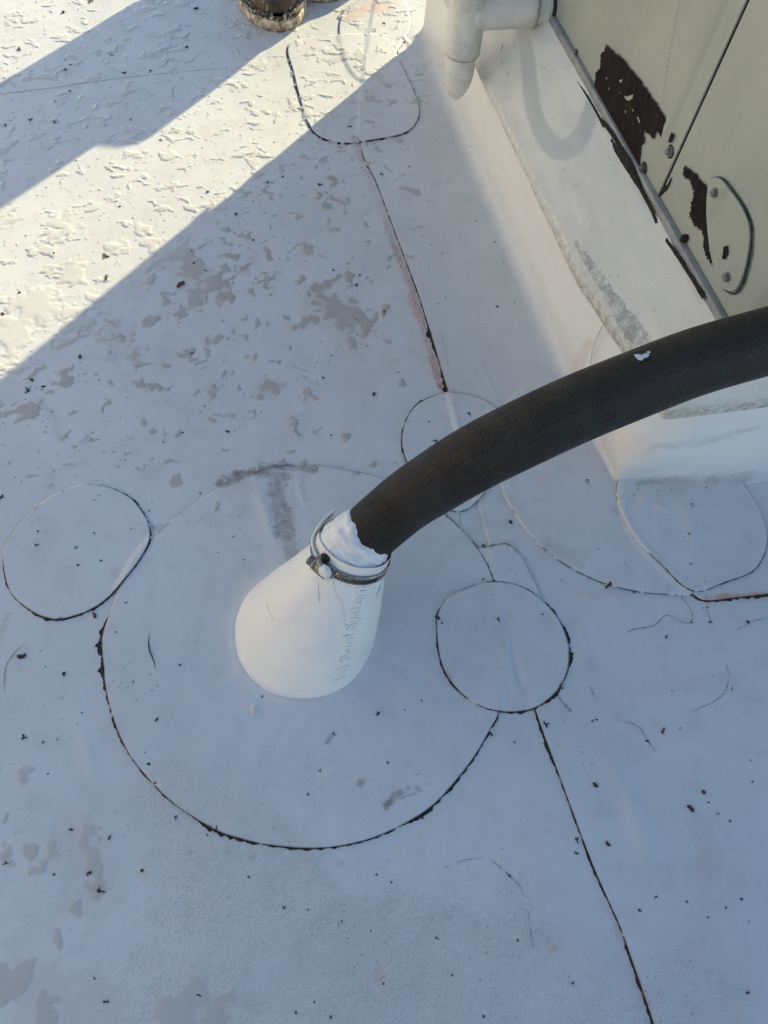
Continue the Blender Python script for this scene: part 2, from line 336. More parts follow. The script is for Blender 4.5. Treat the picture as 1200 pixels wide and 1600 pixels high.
# stains and dirt on the sheets: strokes (pixels), radius (pixels), strength
STROKES = {
 'dirt': [([(348, 757), (372, 745), (400, 737)], 13, 1.0), ([(400, 736), (440, 730), (490, 733)], 9, 1.0), ([(412, 742), (448, 746)], 10, .7), ([(430, 755), (436, 790)], 15, .75), ([(437, 790), (446, 830)], 19, .8), ([(446, 830), (458, 872)], 14, .5),
          ([(604, 1258), (612, 1248)], 6, 1.0), ([(617, 1243), (626, 1240)], 7, 1.0), ([(636, 1233)], 5, .9), ([(625, 1247), (655, 1238)], 3, .8), ([(648, 1230), (660, 1237)], 3, .7), ([(564, 1223)], 9, .8), ([(650, 1211)], 4, .8), ([(532, 1348)], 5, .5), ([(607, 1345)], 6, .35), ([(520, 1147), (513, 1160)], 4, .7), ([(355, 1330)], 5, .35), ([(395, 1340)], 6, .3), ([(298, 1332)], 5, .4), ([(500, 830), (490, 850)], 10, .4),
          ([(185, 500), (176, 560)], 10, .18), ([(210, 505), (195, 560)], 5, .2), ([(60, 625), (85, 650), (95, 690)], 7, .22), ([(585, 820), (600, 800)], 5, .3), ([(325, 205), (355, 195)], 20, .10),
          ([(1000, 1075), (1090, 1070), (1140, 1060)], 16, .14), ([(920, 1030), (935, 1090), (1000, 1140)], 12, .12), ([(1060, 755), (1160, 748)], 9, .30), ([(990, 760), (1050, 752)], 5, .35),
          ([(745, 812), (790, 822)], 10, .16), ([(850, 850), (900, 880)], 13, .22), ([(1090, 1290), (1110, 1330), (1100, 1400)], 22, .13), ([(700, 570), (690, 520)], 5, .2), ([(0, 1000), (12, 960)], 5, .3), ([(250, 825)], 8, .3)],
 'pink': [([(560, 225), (580, 290), (612, 370)], 7, .28), ([(618, 385), (650, 470), (690, 600)], 9, .48), ([(640, 460), (655, 500)], 6, .9), ([(675, 560), (694, 608)], 7, 1.0),
          ([(545, 30), (570, 12), (600, 20)], 16, .55), ([(560, 15), (610, 5)], 18, .35), ([(540, 550), (600, 570)], 30, .16), ([(520, 470), (560, 600)], 40, .10), ([(700, 600), (650, 540)], 24, .14),
          ([(590, 1524)], 14, .5), ([(862, 1482)], 9, .5), ([(985, 1420), (990, 1450)], 14, .15), ([(1110, 1335), (1090, 1360)], 18, .2), ([(960, 1450), (985, 1500), (1010, 1570)], 7, .4),
          ([(1100, 938), (1150, 934), (1200, 930)], 7, 1.0), ([(905, 560), (915, 545)], 14, .5), ([(850, 840), (920, 830), (1000, 800)], 50, .06), ([(770, 430), (800, 470), (800, 560)], 60, .07), ([(100, 925), (190, 935)], 14, .1), ([(870, 925), (980, 925)], 6, .25), ([(690, 1040), (705, 1062)], 4, .5), ([(480, 75), (530, 60)], 20, .12), ([(590, 170), (640, 60)], 30, .08)],
 'damp': [([(300, 420), (345, 452)], 26, .5), ([(230, 412), (300, 425)], 14, .4), ([(500, 470), (560, 520)], 42, .35), ([(60, 1560), (150, 1590)], 60, .4), ([(120, 1300), (150, 1400)], 45, .28), ([(415, 610)], 24, .4), ([(85, 830), (60, 860)], 26, .3), ([(100, 905)], 30, .3), ([(180, 895)], 14, .3), ([(235, 740)], 22, .25), ([(470, 660), (430, 690)], 30, .25), ([(385, 760)], 20, .35), ([(380, 800)], 16, .35)],
 'dew': [([(330, 1420), (700, 1500)], 260, 1.0), ([(250, 1230), (420, 1340)], 110, .8), ([(900, 1560), (1100, 1580)], 150, .8), ([(420, 1200), (560, 1260)], 90, .45), ([(40, 1250), (60, 1500)], 60, .35)],
}
_SW = {k: [(px(p), pxr(p[0], r), s) for p, r, s in v] for k, v in STROKES.items()}
def paint(x, y):
    out = {}
    n1 = fbm(x, y, 60, 3, 11)*.55+fbm(x, y, 220, 2, 13)*.35; n2 = fbm(x, y, 14, 3, 17)*.8
    for k, lst in _SW.items():
        a = np.zeros(len(x)); nn = n2 if k == 'dew' else n1
        for P, r, s in lst:
            lo, hi = P.min(0)-r*2, P.max(0)+r*2; m = (x > lo[0]) & (x < hi[0]) & (y > lo[1]) & (y < hi[1])
            if not m.any(): continue
            xm, ym = x[m], y[m]; d = np.full(len(xm), 9.)
            if len(P) == 1: d = np.hypot(xm-P[0, 0], ym-P[0, 1])
            for A, B in zip(P[:-1], P[1:]):
                D = B-A; t = np.clip(((xm-A[0])*D[0]+(ym-A[1])*D[1])/(D@D), 0, 1); d = np.minimum(d, np.hypot(xm-A[0]-t*D[0], ym-A[1]-t*D[1]))
            soft = .9 if k in ('dew',) else .45
            v = s*sstep((1+nn[m]-d/r)/soft)
            a[m] = np.maximum(a[m], v)
        out[k] = a
    return out
def sheet_grid(name, x0, x1, y0, y1, step, zfun, mat, keep=None):
    nx = int((x1-x0)/step)+1; ny = int((y1-y0)/step)+1
    X, Y = np.meshgrid(np.linspace(x0, x1, nx), np.linspace(y0, y1, ny)); x = X.ravel(); y = Y.ravel()
    return mesh(name, np.stack([x, y, zfun(x, y)], 1), gridfaces(nx, ny), mat, attrs=paint(x, y))
GX0, GX1, GY0, GY1 = -.80, .66, -.22, 1.50
roof = struct(sheet_grid('roof_membrane', GX0, GX1, GY0, GY1, .003, lambda x, y: hwave(x, y), M_MEM))
# the rest of the roof, butting against the detailed sheet
def outer():
    b = 30; v = [(-b, -b), (b, -b), (b, b), (-b, b), (GX0, GY0), (GX1, GY0), (GX1, GY1), (GX0, GY1)]
    V = [(x, y, -.0006) for x, y in v]; F = [(0, 1, 5, 4), (1, 2, 6, 5), (2, 3, 7, 6), (3, 0, 4, 7)]
    return mesh('roof_field', V, F, M_MEM, smooth=False)
struct(outer())

def ribbon(name, pts, mat, parent, zin, zout, thr=.25, seed=0, step=.0008, bias=.0003, ragged=.95):
    """dirt lying along an edge; pts (x, y, width in mm), outward = right-hand side of the path"""
    P = np.asarray(pts, float); L = np.linalg.norm(np.diff(P[:, :2], axis=0), axis=1).sum(); n = max(8, int(L/step))
    P = catmull(P, n); T = np.gradient(P[:, :2], axis=0); T /= np.linalg.norm(T, axis=1)[:, None]+1e-12; N = np.stack([T[:, 1], -T[:, 0]], 1)
    s = np.arange(n)*step
    wd = np.clip(P[:, 2], 0, None)*.00118*np.clip(1+ragged*fbm(s, s*0+seed*3.7, 140, 3, seed)*1.6+.8*fbm(s, s*0, 25, 2, seed+4), .0, 3)
    ok = wd > thr*.001*(.5+.8*np.clip(fbm(s, s*0+1.3, 40, 2, seed+9)+.5, 0, 1))
    wi = bias*np.clip(.6+fbm(s, s*0+5, 200, 2, seed+2), 0.2, 2)+.12*wd
    A = P[:, :2]-N*wi[:, None]; B = P[:, :2]+N*wd[:, None]
    za = zin(A[:, 0], A[:, 1])+.00012; zb = zout(B[:, 0], B[:, 1])+.00025; C = (A+2*B)/3; zc = np.maximum(za*.45+zb*.55, zout(C[:, 0], C[:, 1])+.0003)
    V = np.stack([np.c_[A, za], np.c_[C, zc], np.c_[B, zb]], 1).reshape(-1, 3)
    F = []
    for i in range(n-1):
        if ok[i] and ok[i+1]: F += [(3*i, 3*i+1, 3*i+4, 3*i+3), (3*i+1, 3*i+2, 3*i+5, 3*i+4)]
    used = sorted({k for f in F for k in f}); mp = {k: i for i, k in enumerate(used)}
    if not F: return None
    return struct(mesh(name, V[used], [tuple(mp[k] for k in f) for f in F], mat, parent), 'stuff')

def patch(name, outline_px, label, cat, K=40, N=200, dirt=True, parent=None, th=TH, lift=0.0, extra=None, seed=1, tele=1.0):
    """a welded sheet of membrane cut to an outline; control points (x, y, dirt width in mm)"""
    P = catmull(px(outline_px), N, True); o2 = P[:, :2]
    ar = .5*np.sum(o2[:, 0]*np.roll(o2[:, 1], -1)-np.roll(o2[:, 0], -1)*o2[:, 1])
    if ar < 0: P = P[::-1]; o2 = P[:, :2]
    lev = len(LAYERS); c = o2.mean(0)
    ss = np.linspace(0.0, 1, K+1)[1:]
    x = np.concatenate([[c[0]]]+[c[0]+(o2[:, 0]-c[0])*s for s in ss]); y = np.concatenate([[c[1]]]+[c[1]+(o2[:, 1]-c[1])*s for s in ss])
    z = hstack(x, y, lev)+th+lift
    if extra is not None: z = z+extra(x, y)
    nb = hstack(o2[:, 0], o2[:, 1], lev)-.0006
    V = np.vstack([np.stack([x, y, z], 1), np.c_[o2, nb]])
    F = [(0, 1+i, 1+(i+1) % N) for i in range(N)]
    F += [tuple(f+1) for f in gridfaces(N, K+1, True)]
    at = paint(V[:, 0], V[:, 1])
    ob = mesh(name, V, F, M_MEM, parent, smooth=True, attrs=at)
    LAYERS.append((P[:, :2], th*tele))
    if label: tag(ob, label, cat)
    if dirt:
        Q = np.vstack([P, P[:1]])
        ribbon('edge_dirt', Q, M_DIRT, ob, lambda X, Y: hstack(X, Y, lev)+th, lambda X, Y: hstack(X, Y, lev), seed=seed)
    return ob

# right-hand roof sheet, lapped over the left one along the seam
def right_sheet():
    nv = len(SEAM); us = np.r_[0, np.linspace(.0001, 1, 150)**1.3]*.62
    x = (SEAM[:, 0][:, None]+us[None, :]*.99).ravel(); y = (SEAM[:, 1][:, None]+us[None, :]*.13).ravel()
    z = hwave(x, y)+TH
    z = z.reshape(nv, -1); z[:, 0] = hwave(SEAM[:, 0], SEAM[:, 1])-.0004; z = z.ravel()
    o = mesh('overlapping_membrane_sheet', np.stack([x, y, z], 1), gridfaces(len(us), nv), M_MEM, attrs=paint(x, y)); struct(o)
    LAYERS.append((SIDE, TH)); return o
rs = right_sheet()
z0 = lambda X, Y: hwave(X, Y); z1 = lambda X, Y: hstack(X, Y, 1)
# the seam: black line, red primer band to its left
seam_top = px([(563, 224, .7), (580, 262, .9), (605, 330, .7), (627, 390, .6), (650, 450, .8), (668, 507, 1.0), (672, 520, 3.2), (680, 545, 1.2), (690, 575, .7), (694, 592, 2.4), (700, 614, 3.0)])
seam_bot = px([(836, 1108, .9), (855, 1160, 1.5), (880, 1230, .8), (905, 1300, .9), (925, 1350, 1.1), (945, 1395, .9), (967, 1445, .9), (975, 1470, 1.8), (985, 1500, 1.1), (1021, 1600, 1.4), (1040, 1660, 1.2)])
for sp, sdn in ((seam_top, 3), (seam_bot, 5)):
    q = sp.copy(); qs = catmull(q, 200)
    j = [np.argmin(np.hypot(*(SEAM-a[:2]).T)) for a in qs]; qs[:, :2] = SEAM[j]
    keep = np.r_[True, np.diff(np.asarray(j)) > 0]
    ribbon('seam_dirt', qs[keep], M_DIRT, rs, z1, z0, seed=sdn, thr=.18)
red = px([(556, 226, 3), (590, 305, 4), (618, 378, 6), (655, 470, 6.5), (675, 540, 6), (693, 606, 6)])
def band(name, pts, mat, parent, seed, off, thr):
    P = catmull(pts, int(500)); T = np.gradient(P[:, :2], axis=0); T /= np.linalg.norm(T, axis=1)[:, None]; N = np.stack([T[:, 1], -T[:, 0]], 1)
    P[:, :2] += N*off; return ribbon(name, P, mat, parent, z0, z0, seed=seed, thr=thr, ragged=1.2, bias=.0004)
band('primer_streak', np.c_[red[:, :2], [.4, .3, .7, 1.0, .6, 1.6]], M_RED, roof, 21, .0022, .5)
band('primer_streak', np.c_[red[:, :2], [.3, .2, .6, .5, .6, .9]], M_RED, roof, 27, .0056, .4)
# faint horizontal lap at the top left
ribbon('lap_dirt', px([(-20, 148, .5), (70, 138, .8), (140, 128, .9), (225, 118, .6), (330, 108, .35), (445, 102, .2)]), M_FAINT, roof, z0, z0, thr=.3, seed=31, bias=.0002)

# ------------------------------------------------------------------ hvac curb geometry frame
C0 = Vector((*G((960, 755)), 0)); aL = math.radians(109); dL = Vector((math.cos(aL), math.sin(aL), 0)); aF = math.radians(15.5); dF = Vector((math.cos(aF), math.sin(aF), 0))
nL = Vector((-dL.y, dL.x, 0)); nF = Vector((dF.y, -dF.x, 0))       # outward normals (left face, front face)
sv = Vector((math.cos(SUN_AZ), math.sin(SUN_AZ), 0)); pv = Vector((sv.y, -sv.x, 0)); SH0 = G3((620, 85))
def vfar(off, s):                                                    # how far along the left face (pulled in by off) the far corner stands for a shadow edge s
    b = C0-nL*off; return (s+(SH0-b).dot(pv))/dL.dot(pv)
def corner(off, offF=None):                                          # near corner with the faces pulled in by off (left) and offF (front)
    f = off if offF is None else offF; k = nL.dot(nF); return C0+nL*((-off+k*f)/(1-k*k))+nF*((-f+k*off)/(1-k*k))
UW = 1.7                                                             # length of the front face
def path(off, vf, rad=.012, n=7, offF=None, flare=0.0, m=90):
    """plan path far corner -> near corner (rounded) -> right end, with outward normals; flare pulls the left edge in towards the corner"""
    c = corner(off+flare, offF); pts = []; nor = []; vc = (c-C0).dot(dL)+rad
    for i in range(m):
        v = vf+(vc-vf)*i/(m-1); pts.append(C0-nL*(off+flare*sstep((.20-v)/.20).item())+dL*v); nor.append(nL)
    a = pts[-1].copy(); b = c+dF*rad
    for i in range(1, n):
        t = i/n; pts.append(a*(1-t)**2+c*2*t*(1-t)+b*t*t); nor.append(nL.lerp(nF, t).normalized())
    for i in range(60):
        t = (i/59)**1.5; pts.append(b.lerp(c+dF*UW, t)); nor.append(nF)
    return pts, nor
VF = vfar(0, .004)
# ------------------------------------------------------------------ patches under everything
patch('membrane_patch', [(530, 52, .3), (536, 22, .5), (552, 8, .5), (590, -14, .2), (630, 0, .2), (641, 40, .4), (628, 70, .4), (600, 110, .2), (570, 128, .2), (545, 105, .2)], 'pink stained round membrane patch half covered by the sunlit rounded square patch', 'roof patch', seed=41, N=140, K=24)
patch('membrane_patch', [(735, 862, .6), (760, 857, .9), (790, 852, 1.0), (812, 868, .4), (826, 895, .3), (842, 930, .2), (840, 985, .1), (780, 1000, .1), (730, 930, .1)], 'small membrane patch mostly buried under the round patch right of the pipe boot', 'roof patch', seed=43, N=140, K=24, tele=.25)
patch('curb_base_strip', [(1075, 926, .5), (1080, 930, .9), (1100, 940, 1.1), (1150, 935, 1.6), (1210, 928, 1.8), (1300, 915, .3), (1420, 890, .1), (1400, 700, 0), (1150, 700, 0), (985, 730, 0), (975, 800, 0), (992, 845, 0), (1030, 888, .1)], 'white membrane base strip along the front of the curb with red stained edge', 'membrane strip', seed=45, N=220, K=40)
patch('curb_corner_sheet', [(1010, 640, 0), (850, 600, 0), (780, 640, .2), (772, 700, .2), (780, 755, .1), (798, 795, .1), (832, 842, .1), (880, 882, .2), (935, 910, .3), (990, 925, .25), (1040, 930, .2), (1080, 928, .2), (1030, 882, 0), (992, 838, 0), (972, 790, 0), (1000, 720, 0)], 'large rounded membrane sheet welded round the curb corner below the black hose', 'roof patch', seed=47, N=240, K=44)
patch('curb_corner_patch', [(962, 762, .2), (985, 835, 0), (1030, 885, .2), (1078, 926, .4), (1130, 912, .5), (1178, 890, .6), (1196, 842, .5), (1182, 795, .4), (1158, 757, .6), (1140, 732, .3), (1130, 690, 0), (1010, 690, 0)], 'inner rounded corner patch at the curb foot with ridge down its left edge', 'roof patch', seed=49, N=200, K=40)

# ------------------------------------------------------------------ pipe boot
BC = Vector((-.0645, .2190, 0)); BR = .0680
boot = empty('pipe_boot', BC, 'white moulded pipe boot with raised lettering, black hose rising out of it', 'pipe boot')
flange_px = [(160, 1000, 3.0), (162, 1040, 3.4), (166, 1075, 2.0), (180, 1130, 1.5), (205, 1182, .9), (255, 1240, .8), (300, 1275, .5), (340, 1298, 2.6), (375, 1310, 1.6), (420, 1320, 1.2), (500, 1325, 1.2), (580, 1310, 1.0), (650, 1277, 1.8), (690, 1245, 1.9), (735, 1190, 1.1), (765, 1140, 1.4), (780, 1105, .8), (790, 1010, .3), (781, 950, .4), (772, 912, 1.9), (755, 873, 1.4), (730, 838, .8), (690, 800, 1.2), (645, 768, .8), (590, 746, .7), (545, 736, .5), (490, 728, .2), (430, 731, .2), (380, 745, .2), (345, 763, .3), (290, 797, .4), (243, 838, .9), (215, 870, .4), (187, 920, .6), (172, 960, .4)]
def _flex(x, y):                                                     # little folds in the flange
    r = np.hypot(x-BC.x, y-BC.y); a = np.arctan2(y-BC.y, x-BC.x)
    return .0012*np.exp(-((r-.12)/.05)**2)*fbm(a*4, r*6, 1.2, 2, 9)+.0022*np.exp(-np.clip(r-BR, 0, 1)/.005)
fl = patch('flange', flange_px, None, None, K=110, N=300, parent=boot, extra=_flex, seed=51)
fl['label'] = 'round flange welded to the roof with black dirt round its edge'
T3 = Vector((*G((549, 864), .084), .084)); NT3 = Vector((.23, .44, .87)).normalized()
TBK = .86; N0 = T3-NT3*.0065; NR = .0343                             # neck ring
def bez(t):
    if t <= TBK: return BC.lerp(N0, t/TBK)
    return N0+NT3*((t-TBK)*.145)
def bez_n(t): return Vector((0, 0, 1)).lerp(NT3, min(1, t/TBK)).normalized()
def crad(t):
    f = min(1, t/TBK); return BR+(NR-BR)*f+.0012*math.sin(math.pi*f)-.0006*max(0, t-TBK)/.14
def csurf(t, phi, up=0.0):
    a0, b0, _ = frame((0, 0, 1)); a1, b1, _ = frame(NT3); c_, s_ = math.cos(phi), math.sin(phi); d0 = a0*c_+b0*s_; d1 = a1*c_+b1*s_
    f = min(1, t/TBK); bul = .0012*math.sin(math.pi*f)+up; fil = .0042*max(0, 1-t/.035)**2
    if t <= TBK: return (BC+d0*(BR+bul+fil)).lerp(N0+d1*(NR+bul), f)
    return bez(t)+d1*(crad(t)+up)
rings = []
for t in np.r_[np.linspace(0, .1, 8), np.linspace(.13, 1, 40)]:
    k = []
    for ph in np.linspace(0, 2*math.pi, 96, endpoint=False):
        wob = .0007*float(perlin(math.cos(ph)*1.5+3, math.sin(ph)*1.5+t*4, 3))
        p = csurf(t, ph, wob); 
        if t < .03: p.z = p.z-.001 if t == 0 else p.z+.001
        k.append(list(p))
    rings.append(np.array(k))
V, F = loft(rings); mesh('cone', V, F, M_VINYL, boot)
def find(pxl, rng=(.05, .98)):
    best = None
    for t in np.linspace(rng[0], rng[1], 60):
        for ph in np.linspace(0, 2*math.pi, 180, endpoint=False):
            p = csurf(t, ph); n = (p-bez(t)).normalized()
            if n.dot(Vector((0, 0, CAM_H))-p) < 0: continue
            d = (proj(p)-Vector(pxl)).length
            if best is None or d < best[0]: best = (d, t, ph)
    return best[1:]
# raised lettering, run up the cone
tA, pA = find((536, 1056)); tB, pB = find((575, 906))
tc = bpy.data.curves.new('letters', 'FONT'); tc.body = 'Roof Systems'; tc.size = 1; tc.resolution_u = 3; tc.extrude = .06; tc.bevel_depth = .012; tc.bevel_resolution = 0
to = bpy.data.objects.new('letters', tc); COL.objects.link(to)
dg = bpy.context.evaluated_depsgraph_get(); tm = bpy.data.meshes.new_from_object(to.evaluated_get(dg)); bpy.data.objects.remove(to)
tv = np.array([v.co[:] for v in tm.vertices]); tf = [tuple(p.vertices) for p in tm.polygons]
W = tv[:, 0].max(); X0 = 1.25; WT = W+X0
LH = .0170                                                            # letter size in metres on the surface
def wrap(v):
    out = []
    for x, y, z in v:
        f = x/WT; t = tA+(tB-tA)*f; ph = pA+(pB-pA)*f+YS*y*LH/crad(t); out.append(list(csurf(t, ph, (z+.030)*.014)))
    return out
_q = proj(csurf(tA, pA+.15))-proj(csurf(tA, pA)); YS = 1 if _q.x < 0 else -1
tv[:, 0] += X0
mesh('lettering', wrap(tv), tf, M_VINYL, boot, smooth=False)
bm = bmesh.new()                                                     # emblem before the word: an open house-shaped frame with bars
def bar(x0, y0, x1, y1, wd=.11):
    n = 6; d = Vector((x1-x0, y1-y0, 0)); L = d.length; d.normalize(); q = Vector((-d.y, d.x, 0))*wd/2
    vs = []
    for i in range(n+1):
        c = Vector((x0, y0, 0))+d*(L*i/n)
        for s, z in ((-1, -.05), (-.8, .07), (.8, .07), (1, -.05)): vs.append(bm.verts.new((c.x+q.x*s, c.y+q.y*s, z)))
    for i in range(n):
        for k in range(3): bm.faces.new((vs[4*i+k], vs[4*i+k+1], vs[4*i+k+5], vs[4*i+k+4]))
for b in ((0, -.12, 0, .62), (.78, -.12, .78, .62), (0, -.12, .78, -.12), (.1, .25, .68, .25), (-.08, .6, .39, .92), (.39, .92, .86, .6), (.39, -.1, .39, .2)): bar(*b)
ev = [v.co[:] for v in bm.verts]; ef = [tuple(v.index for v in f.verts) for f in (bm.verts.index_update() or bm.faces)]; bm.free()
mesh('emblem', wrap(ev), ef, M_VINYL, boot, smooth=False)
# dark scratches and a drip line on the cone
def cline(name, pts, wd, mat, up=.0004):
    P = [find(p) for p in pts]; n = 24; ts = np.interp(np.linspace(0, 1, n), np.linspace(0, 1, len(P)), [p[0] for p in P]); ps = np.interp(np.linspace(0, 1, n), np.linspace(0, 1, len(P)), [p[1] for p in P])
    V = []
    for i, (t, p) in enumerate(zip(ts, ps)):
        h = wd/2*(.4+.6*math.sin(math.pi*(i+.5)/n)); V += [list(csurf(t, p-h/crad(t), up*.3)), list(csurf(t, p, up+.0002)), list(csurf(t, p+h/crad(t), up*.3))]
    return mesh(name, V, gridfaces(3, n), mat, boot)
cline('drip_line', [(521, 905), (524, 925), (536, 942), (539, 965), (540, 985)], .0011, M_VINYL, .0007)
cline('scratch', [(597, 905), (592, 920), (586, 934)], .0013, M_FAINT); cline('scratch', [(594, 915), (589, 928)], .0009, M_DIRT)
cline('scratch', [(498, 912), (501, 940)], .0005, M_FAINT); cline('scratch', [(418, 940), (430, 970)], .0005, M_FAINT)

# ------------------------------------------------------------------ round and square patches on top
circ_l = [(6, 868, .3), (10, 905, 1.4), (22, 932, .7), (50, 955, 1.1), (75, 966, 1.7), (100, 967, 1.1), (140, 954, 1.2), (172, 932, .9), (205, 895, .5), (226, 865, .9), (235, 842, 1.0), (231, 815, .9), (215, 790, 1.6), (200, 776, 1.0), (170, 762, .5), (130, 758, .15), (95, 768, .15), (58, 792, .25), (30, 818, .5), (13, 843, .4)]
patch('membrane_patch', circ_l, 'round membrane patch with brown specks, left of the pipe boot, lapping its flange edge', 'roof patch', seed=61, N=220)
circ_r = [(682, 985, .7), (684, 960, .8), (697, 937, .3), (715, 926, .8), (745, 915, .7), (772, 911, 1.2), (800, 914, 1.3), (825, 924, 1.7), (850, 943, 1.4), (872, 970, 1.6), (885, 1000, 2.8), (888, 1022, 3.8), (886, 1045, 1.4), (878, 1066, 1.0), (865, 1085, 2.6), (840, 1104, 1.3), (815, 1111, 2.0), (785, 1112, 1.0), (755, 1106, .6), (725, 1088, .7), (700, 1060, 1.0), (687, 1028, .8)]
patch('membrane_patch', circ_r, 'clean round membrane patch right of the pipe boot with thick black dirt on its rim', 'roof patch', seed=63, N=220)
circ_t = [(628, 690, .8), (632, 665, 1.2), (645, 640, .8), (665, 625, 1.3), (690, 616, .8), (705, 615, .3), (735, 619, .6), (765, 632, .4), (785, 655, .3), (790, 690, .2), (778, 740, .2), (745, 785, .3), (715, 800, .3), (680, 785, .4), (648, 745, .4), (633, 715, .8)]
patch('membrane_patch', circ_t, 'round membrane patch half under the black hose, ending the pink stained seam', 'roof patch', seed=65, N=200)
sq = [(450, 76, 1.3), (458, 112, 2.0), (468, 152, 1.2), (480, 190, 1.0), (496, 212, 1.2), (525, 223, 2.2), (560, 224, 1.2), (598, 219, 1.6), (632, 211, .9), (650, 195, .7), (655, 175, .7), (649, 152, .9), (635, 120, .8), (621, 92, .5), (610, 70, .2), (596, 60, .15), (560, 56, .2), (520, 57, .3), (475, 62, .4)]
patch('membrane_patch', sq, 'rounded square membrane patch below the work boot, crossed by the shadow edge', 'roof patch', seed=67, N=240, K=44)

# ------------------------------------------------------------------ curb membrane wall and the rooftop unit
curb = empty('roof_curb', C0, 'equipment curb wrapped in white membrane under the rooftop unit', 'curb')
def sweep(name, prof, mat, parent, vf_off=0, wob=0.0, rad=.012, dirt=None, vf=None, flat=False, dF_off=None):
    """profile of (inset, z) carried round the curb"""
    rows = []; dd = []
    for i, (off, z) in enumerate(prof):
        P, Nn = path(off, (VF if vf is None else vf)+vf_off, rad, offF=None if dF_off is None else off+dF_off)
        row = []
        for j, (p, n) in enumerate(zip(P, Nn)):
            q = p.copy(); q.z = z
            if wob: q += n*(wob*float(perlin(j*.35, z*25, 4)+.6*perlin(j*.09, z*8, 6)))
            row.append(list(q))
        rows.append(np.array(row)); dd += [dirt[i] if dirt else 0]*len(P)
    n = len(rows[0]); V = np.vstack(rows)
    at = {'dirt': np.array(dd)}
    if mat is M_MEM: at = {k: np.zeros(len(V)) for k in ('dirt', 'pink', 'damp', 'dew')}; at['clean'] = sstep((V[:, 2]-.004)/.05)
    return mesh(name, V, gridfaces(n, len(rows)), mat, parent, smooth=not flat, attrs=at)
def curb_wall():
    rows = []; NA = 16; prof = [('g', .060), ('g', .030), ('g', .012), ('g', .004)]+[('a', t) for t in np.linspace(.08, 1, NA)]+[('w', t) for t in np.linspace(.06, 1, 22)]
    for kind, t in prof:
        zr = 0 if kind == 'g' else (.02*t if kind == 'a' else .02+.13*t)
        P, Nn = path(.001, VF, .006+.042*sstep((zr-.004)/.10).item(), n=26, m=200); row = []
        for j, (p, n) in enumerate(zip(P, Nn)):
            v = max(0, (p-C0).dot(dL)); u = max(0, (p-C0).dot(dF)); far_ = sstep((u+v)/.10).item()
            onf = sstep((n.dot(nF)-n.dot(nL)+.6)/1.2).item()
            rc = (.020*(1-onf)+.036*onf)*far_+.006*(1-far_)
            if kind == 'g': d, z = rc+t, (.0014 if t < .01 else .0002 if t < .02 else -.0016)
            elif kind == 'a': an = t*math.pi/2; d, z = rc-rc*math.sin(an), .0016+rc*(1-math.cos(an))
            else: d, z = 0, .0016+rc+(.143-rc)*t
            wv = 0
            if kind != 'g':
                s_ = v-u; q = sstep((z-.006)/.03).item(); near = math.exp(-((s_+.05)/.12)**2)
                wv = q*(.0026*float(fbm(s_, z, 11, 3, 4))+.0040*near*float(fbm(s_, z*.8, 16, 2, 9))+.0012*float(fbm(s_*.4, z, 45, 2, 6)))
            wv = min(wv, .0045*(1-sstep((z-.085)/.04).item())-.0006*sstep((z-.10)/.03).item())
            row.append((p.x+n.x*(d+wv), p.y+n.y*(d+wv), z))
        rows.append(row)
    V = np.array(rows).reshape(-1, 3); Q = projv(V); zz = V[:, 2]
    at = {k: np.zeros(len(V)) for k in ('damp', 'dew')}; at['clean'] = sstep((zz-.002)/.045)  # whiter up the wall: cleaner sheet plus bounce light put into the colour
    dr = np.maximum.reduce([.55*sstep((stroke(Q, [(985, 752), (1030, 750), (1100, 752), (1180, 744)], [5, 7, 10, 8])+.5*fbm(V[:, 0], V[:, 1], 70, 3, 3))*2), .3*sstep((stroke(Q, [(1015, 700), (1100, 690), (1180, 668)], [4, 6, 4])+.6*fbm(V[:, 0], V[:, 2], 90, 3, 5))*2)])
    pk = np.maximum.reduce([.34*sstep(stroke(Q, [(920, 535), (908, 560), (900, 580)], [10, 14, 12])*1.6), .22*sstep(stroke(Q, [(930, 640), (960, 690), (1010, 700)], [30, 34, 30])*1.3)])
    at['dirt'] = dr; at['pink'] = pk
    return mesh('membrane_wall', V, gridfaces(len(rows[0]), len(rows)), M_MEM, curb, attrs=at)
def projv(V):
    d = V-np.array([0, 0, CAM_H]); z = d@np.array(F0); return np.stack([600+d@np.array(XA)/z*FPX, 800-d@np.array(YA)/z*FPX], 1)
def stroke(Q, pts, rads):                                            # mask of a brush stroke given in photo pixels
    P = catmull(np.c_[np.array(pts, float), rads], 60); best = np.full(len(Q), -9.)
    for px_, py_, r in P: best = np.maximum(best, 1-np.hypot(Q[:, 0]-px_, Q[:, 1]-py_)/r)
    return best
curb_wall()
core = bmesh.new(); c = corner(.032); far = C0-nL*.010+dL*VF
vs = [core.verts.new((p.x, p.y, z)) for z in (.0, .148) for p in (far-dL*.002, c, c+dF*UW, far-dL*.002+dF*UW)]
for q in ((4, 5, 6, 7), (3, 2, 6, 7), (0, 3, 7, 4), (0, 1, 5, 4), (1, 2, 6, 5)): core.faces.new([vs[i] for i in q])
bmobj('curb_core', core, M_MEM, curb)
# far end wall wrapped as well
V = [list(p) for p in (far, far+dF*UW, far+dF*UW+Vector((0, 0, .15)), far+Vector((0, 0, .15)))]
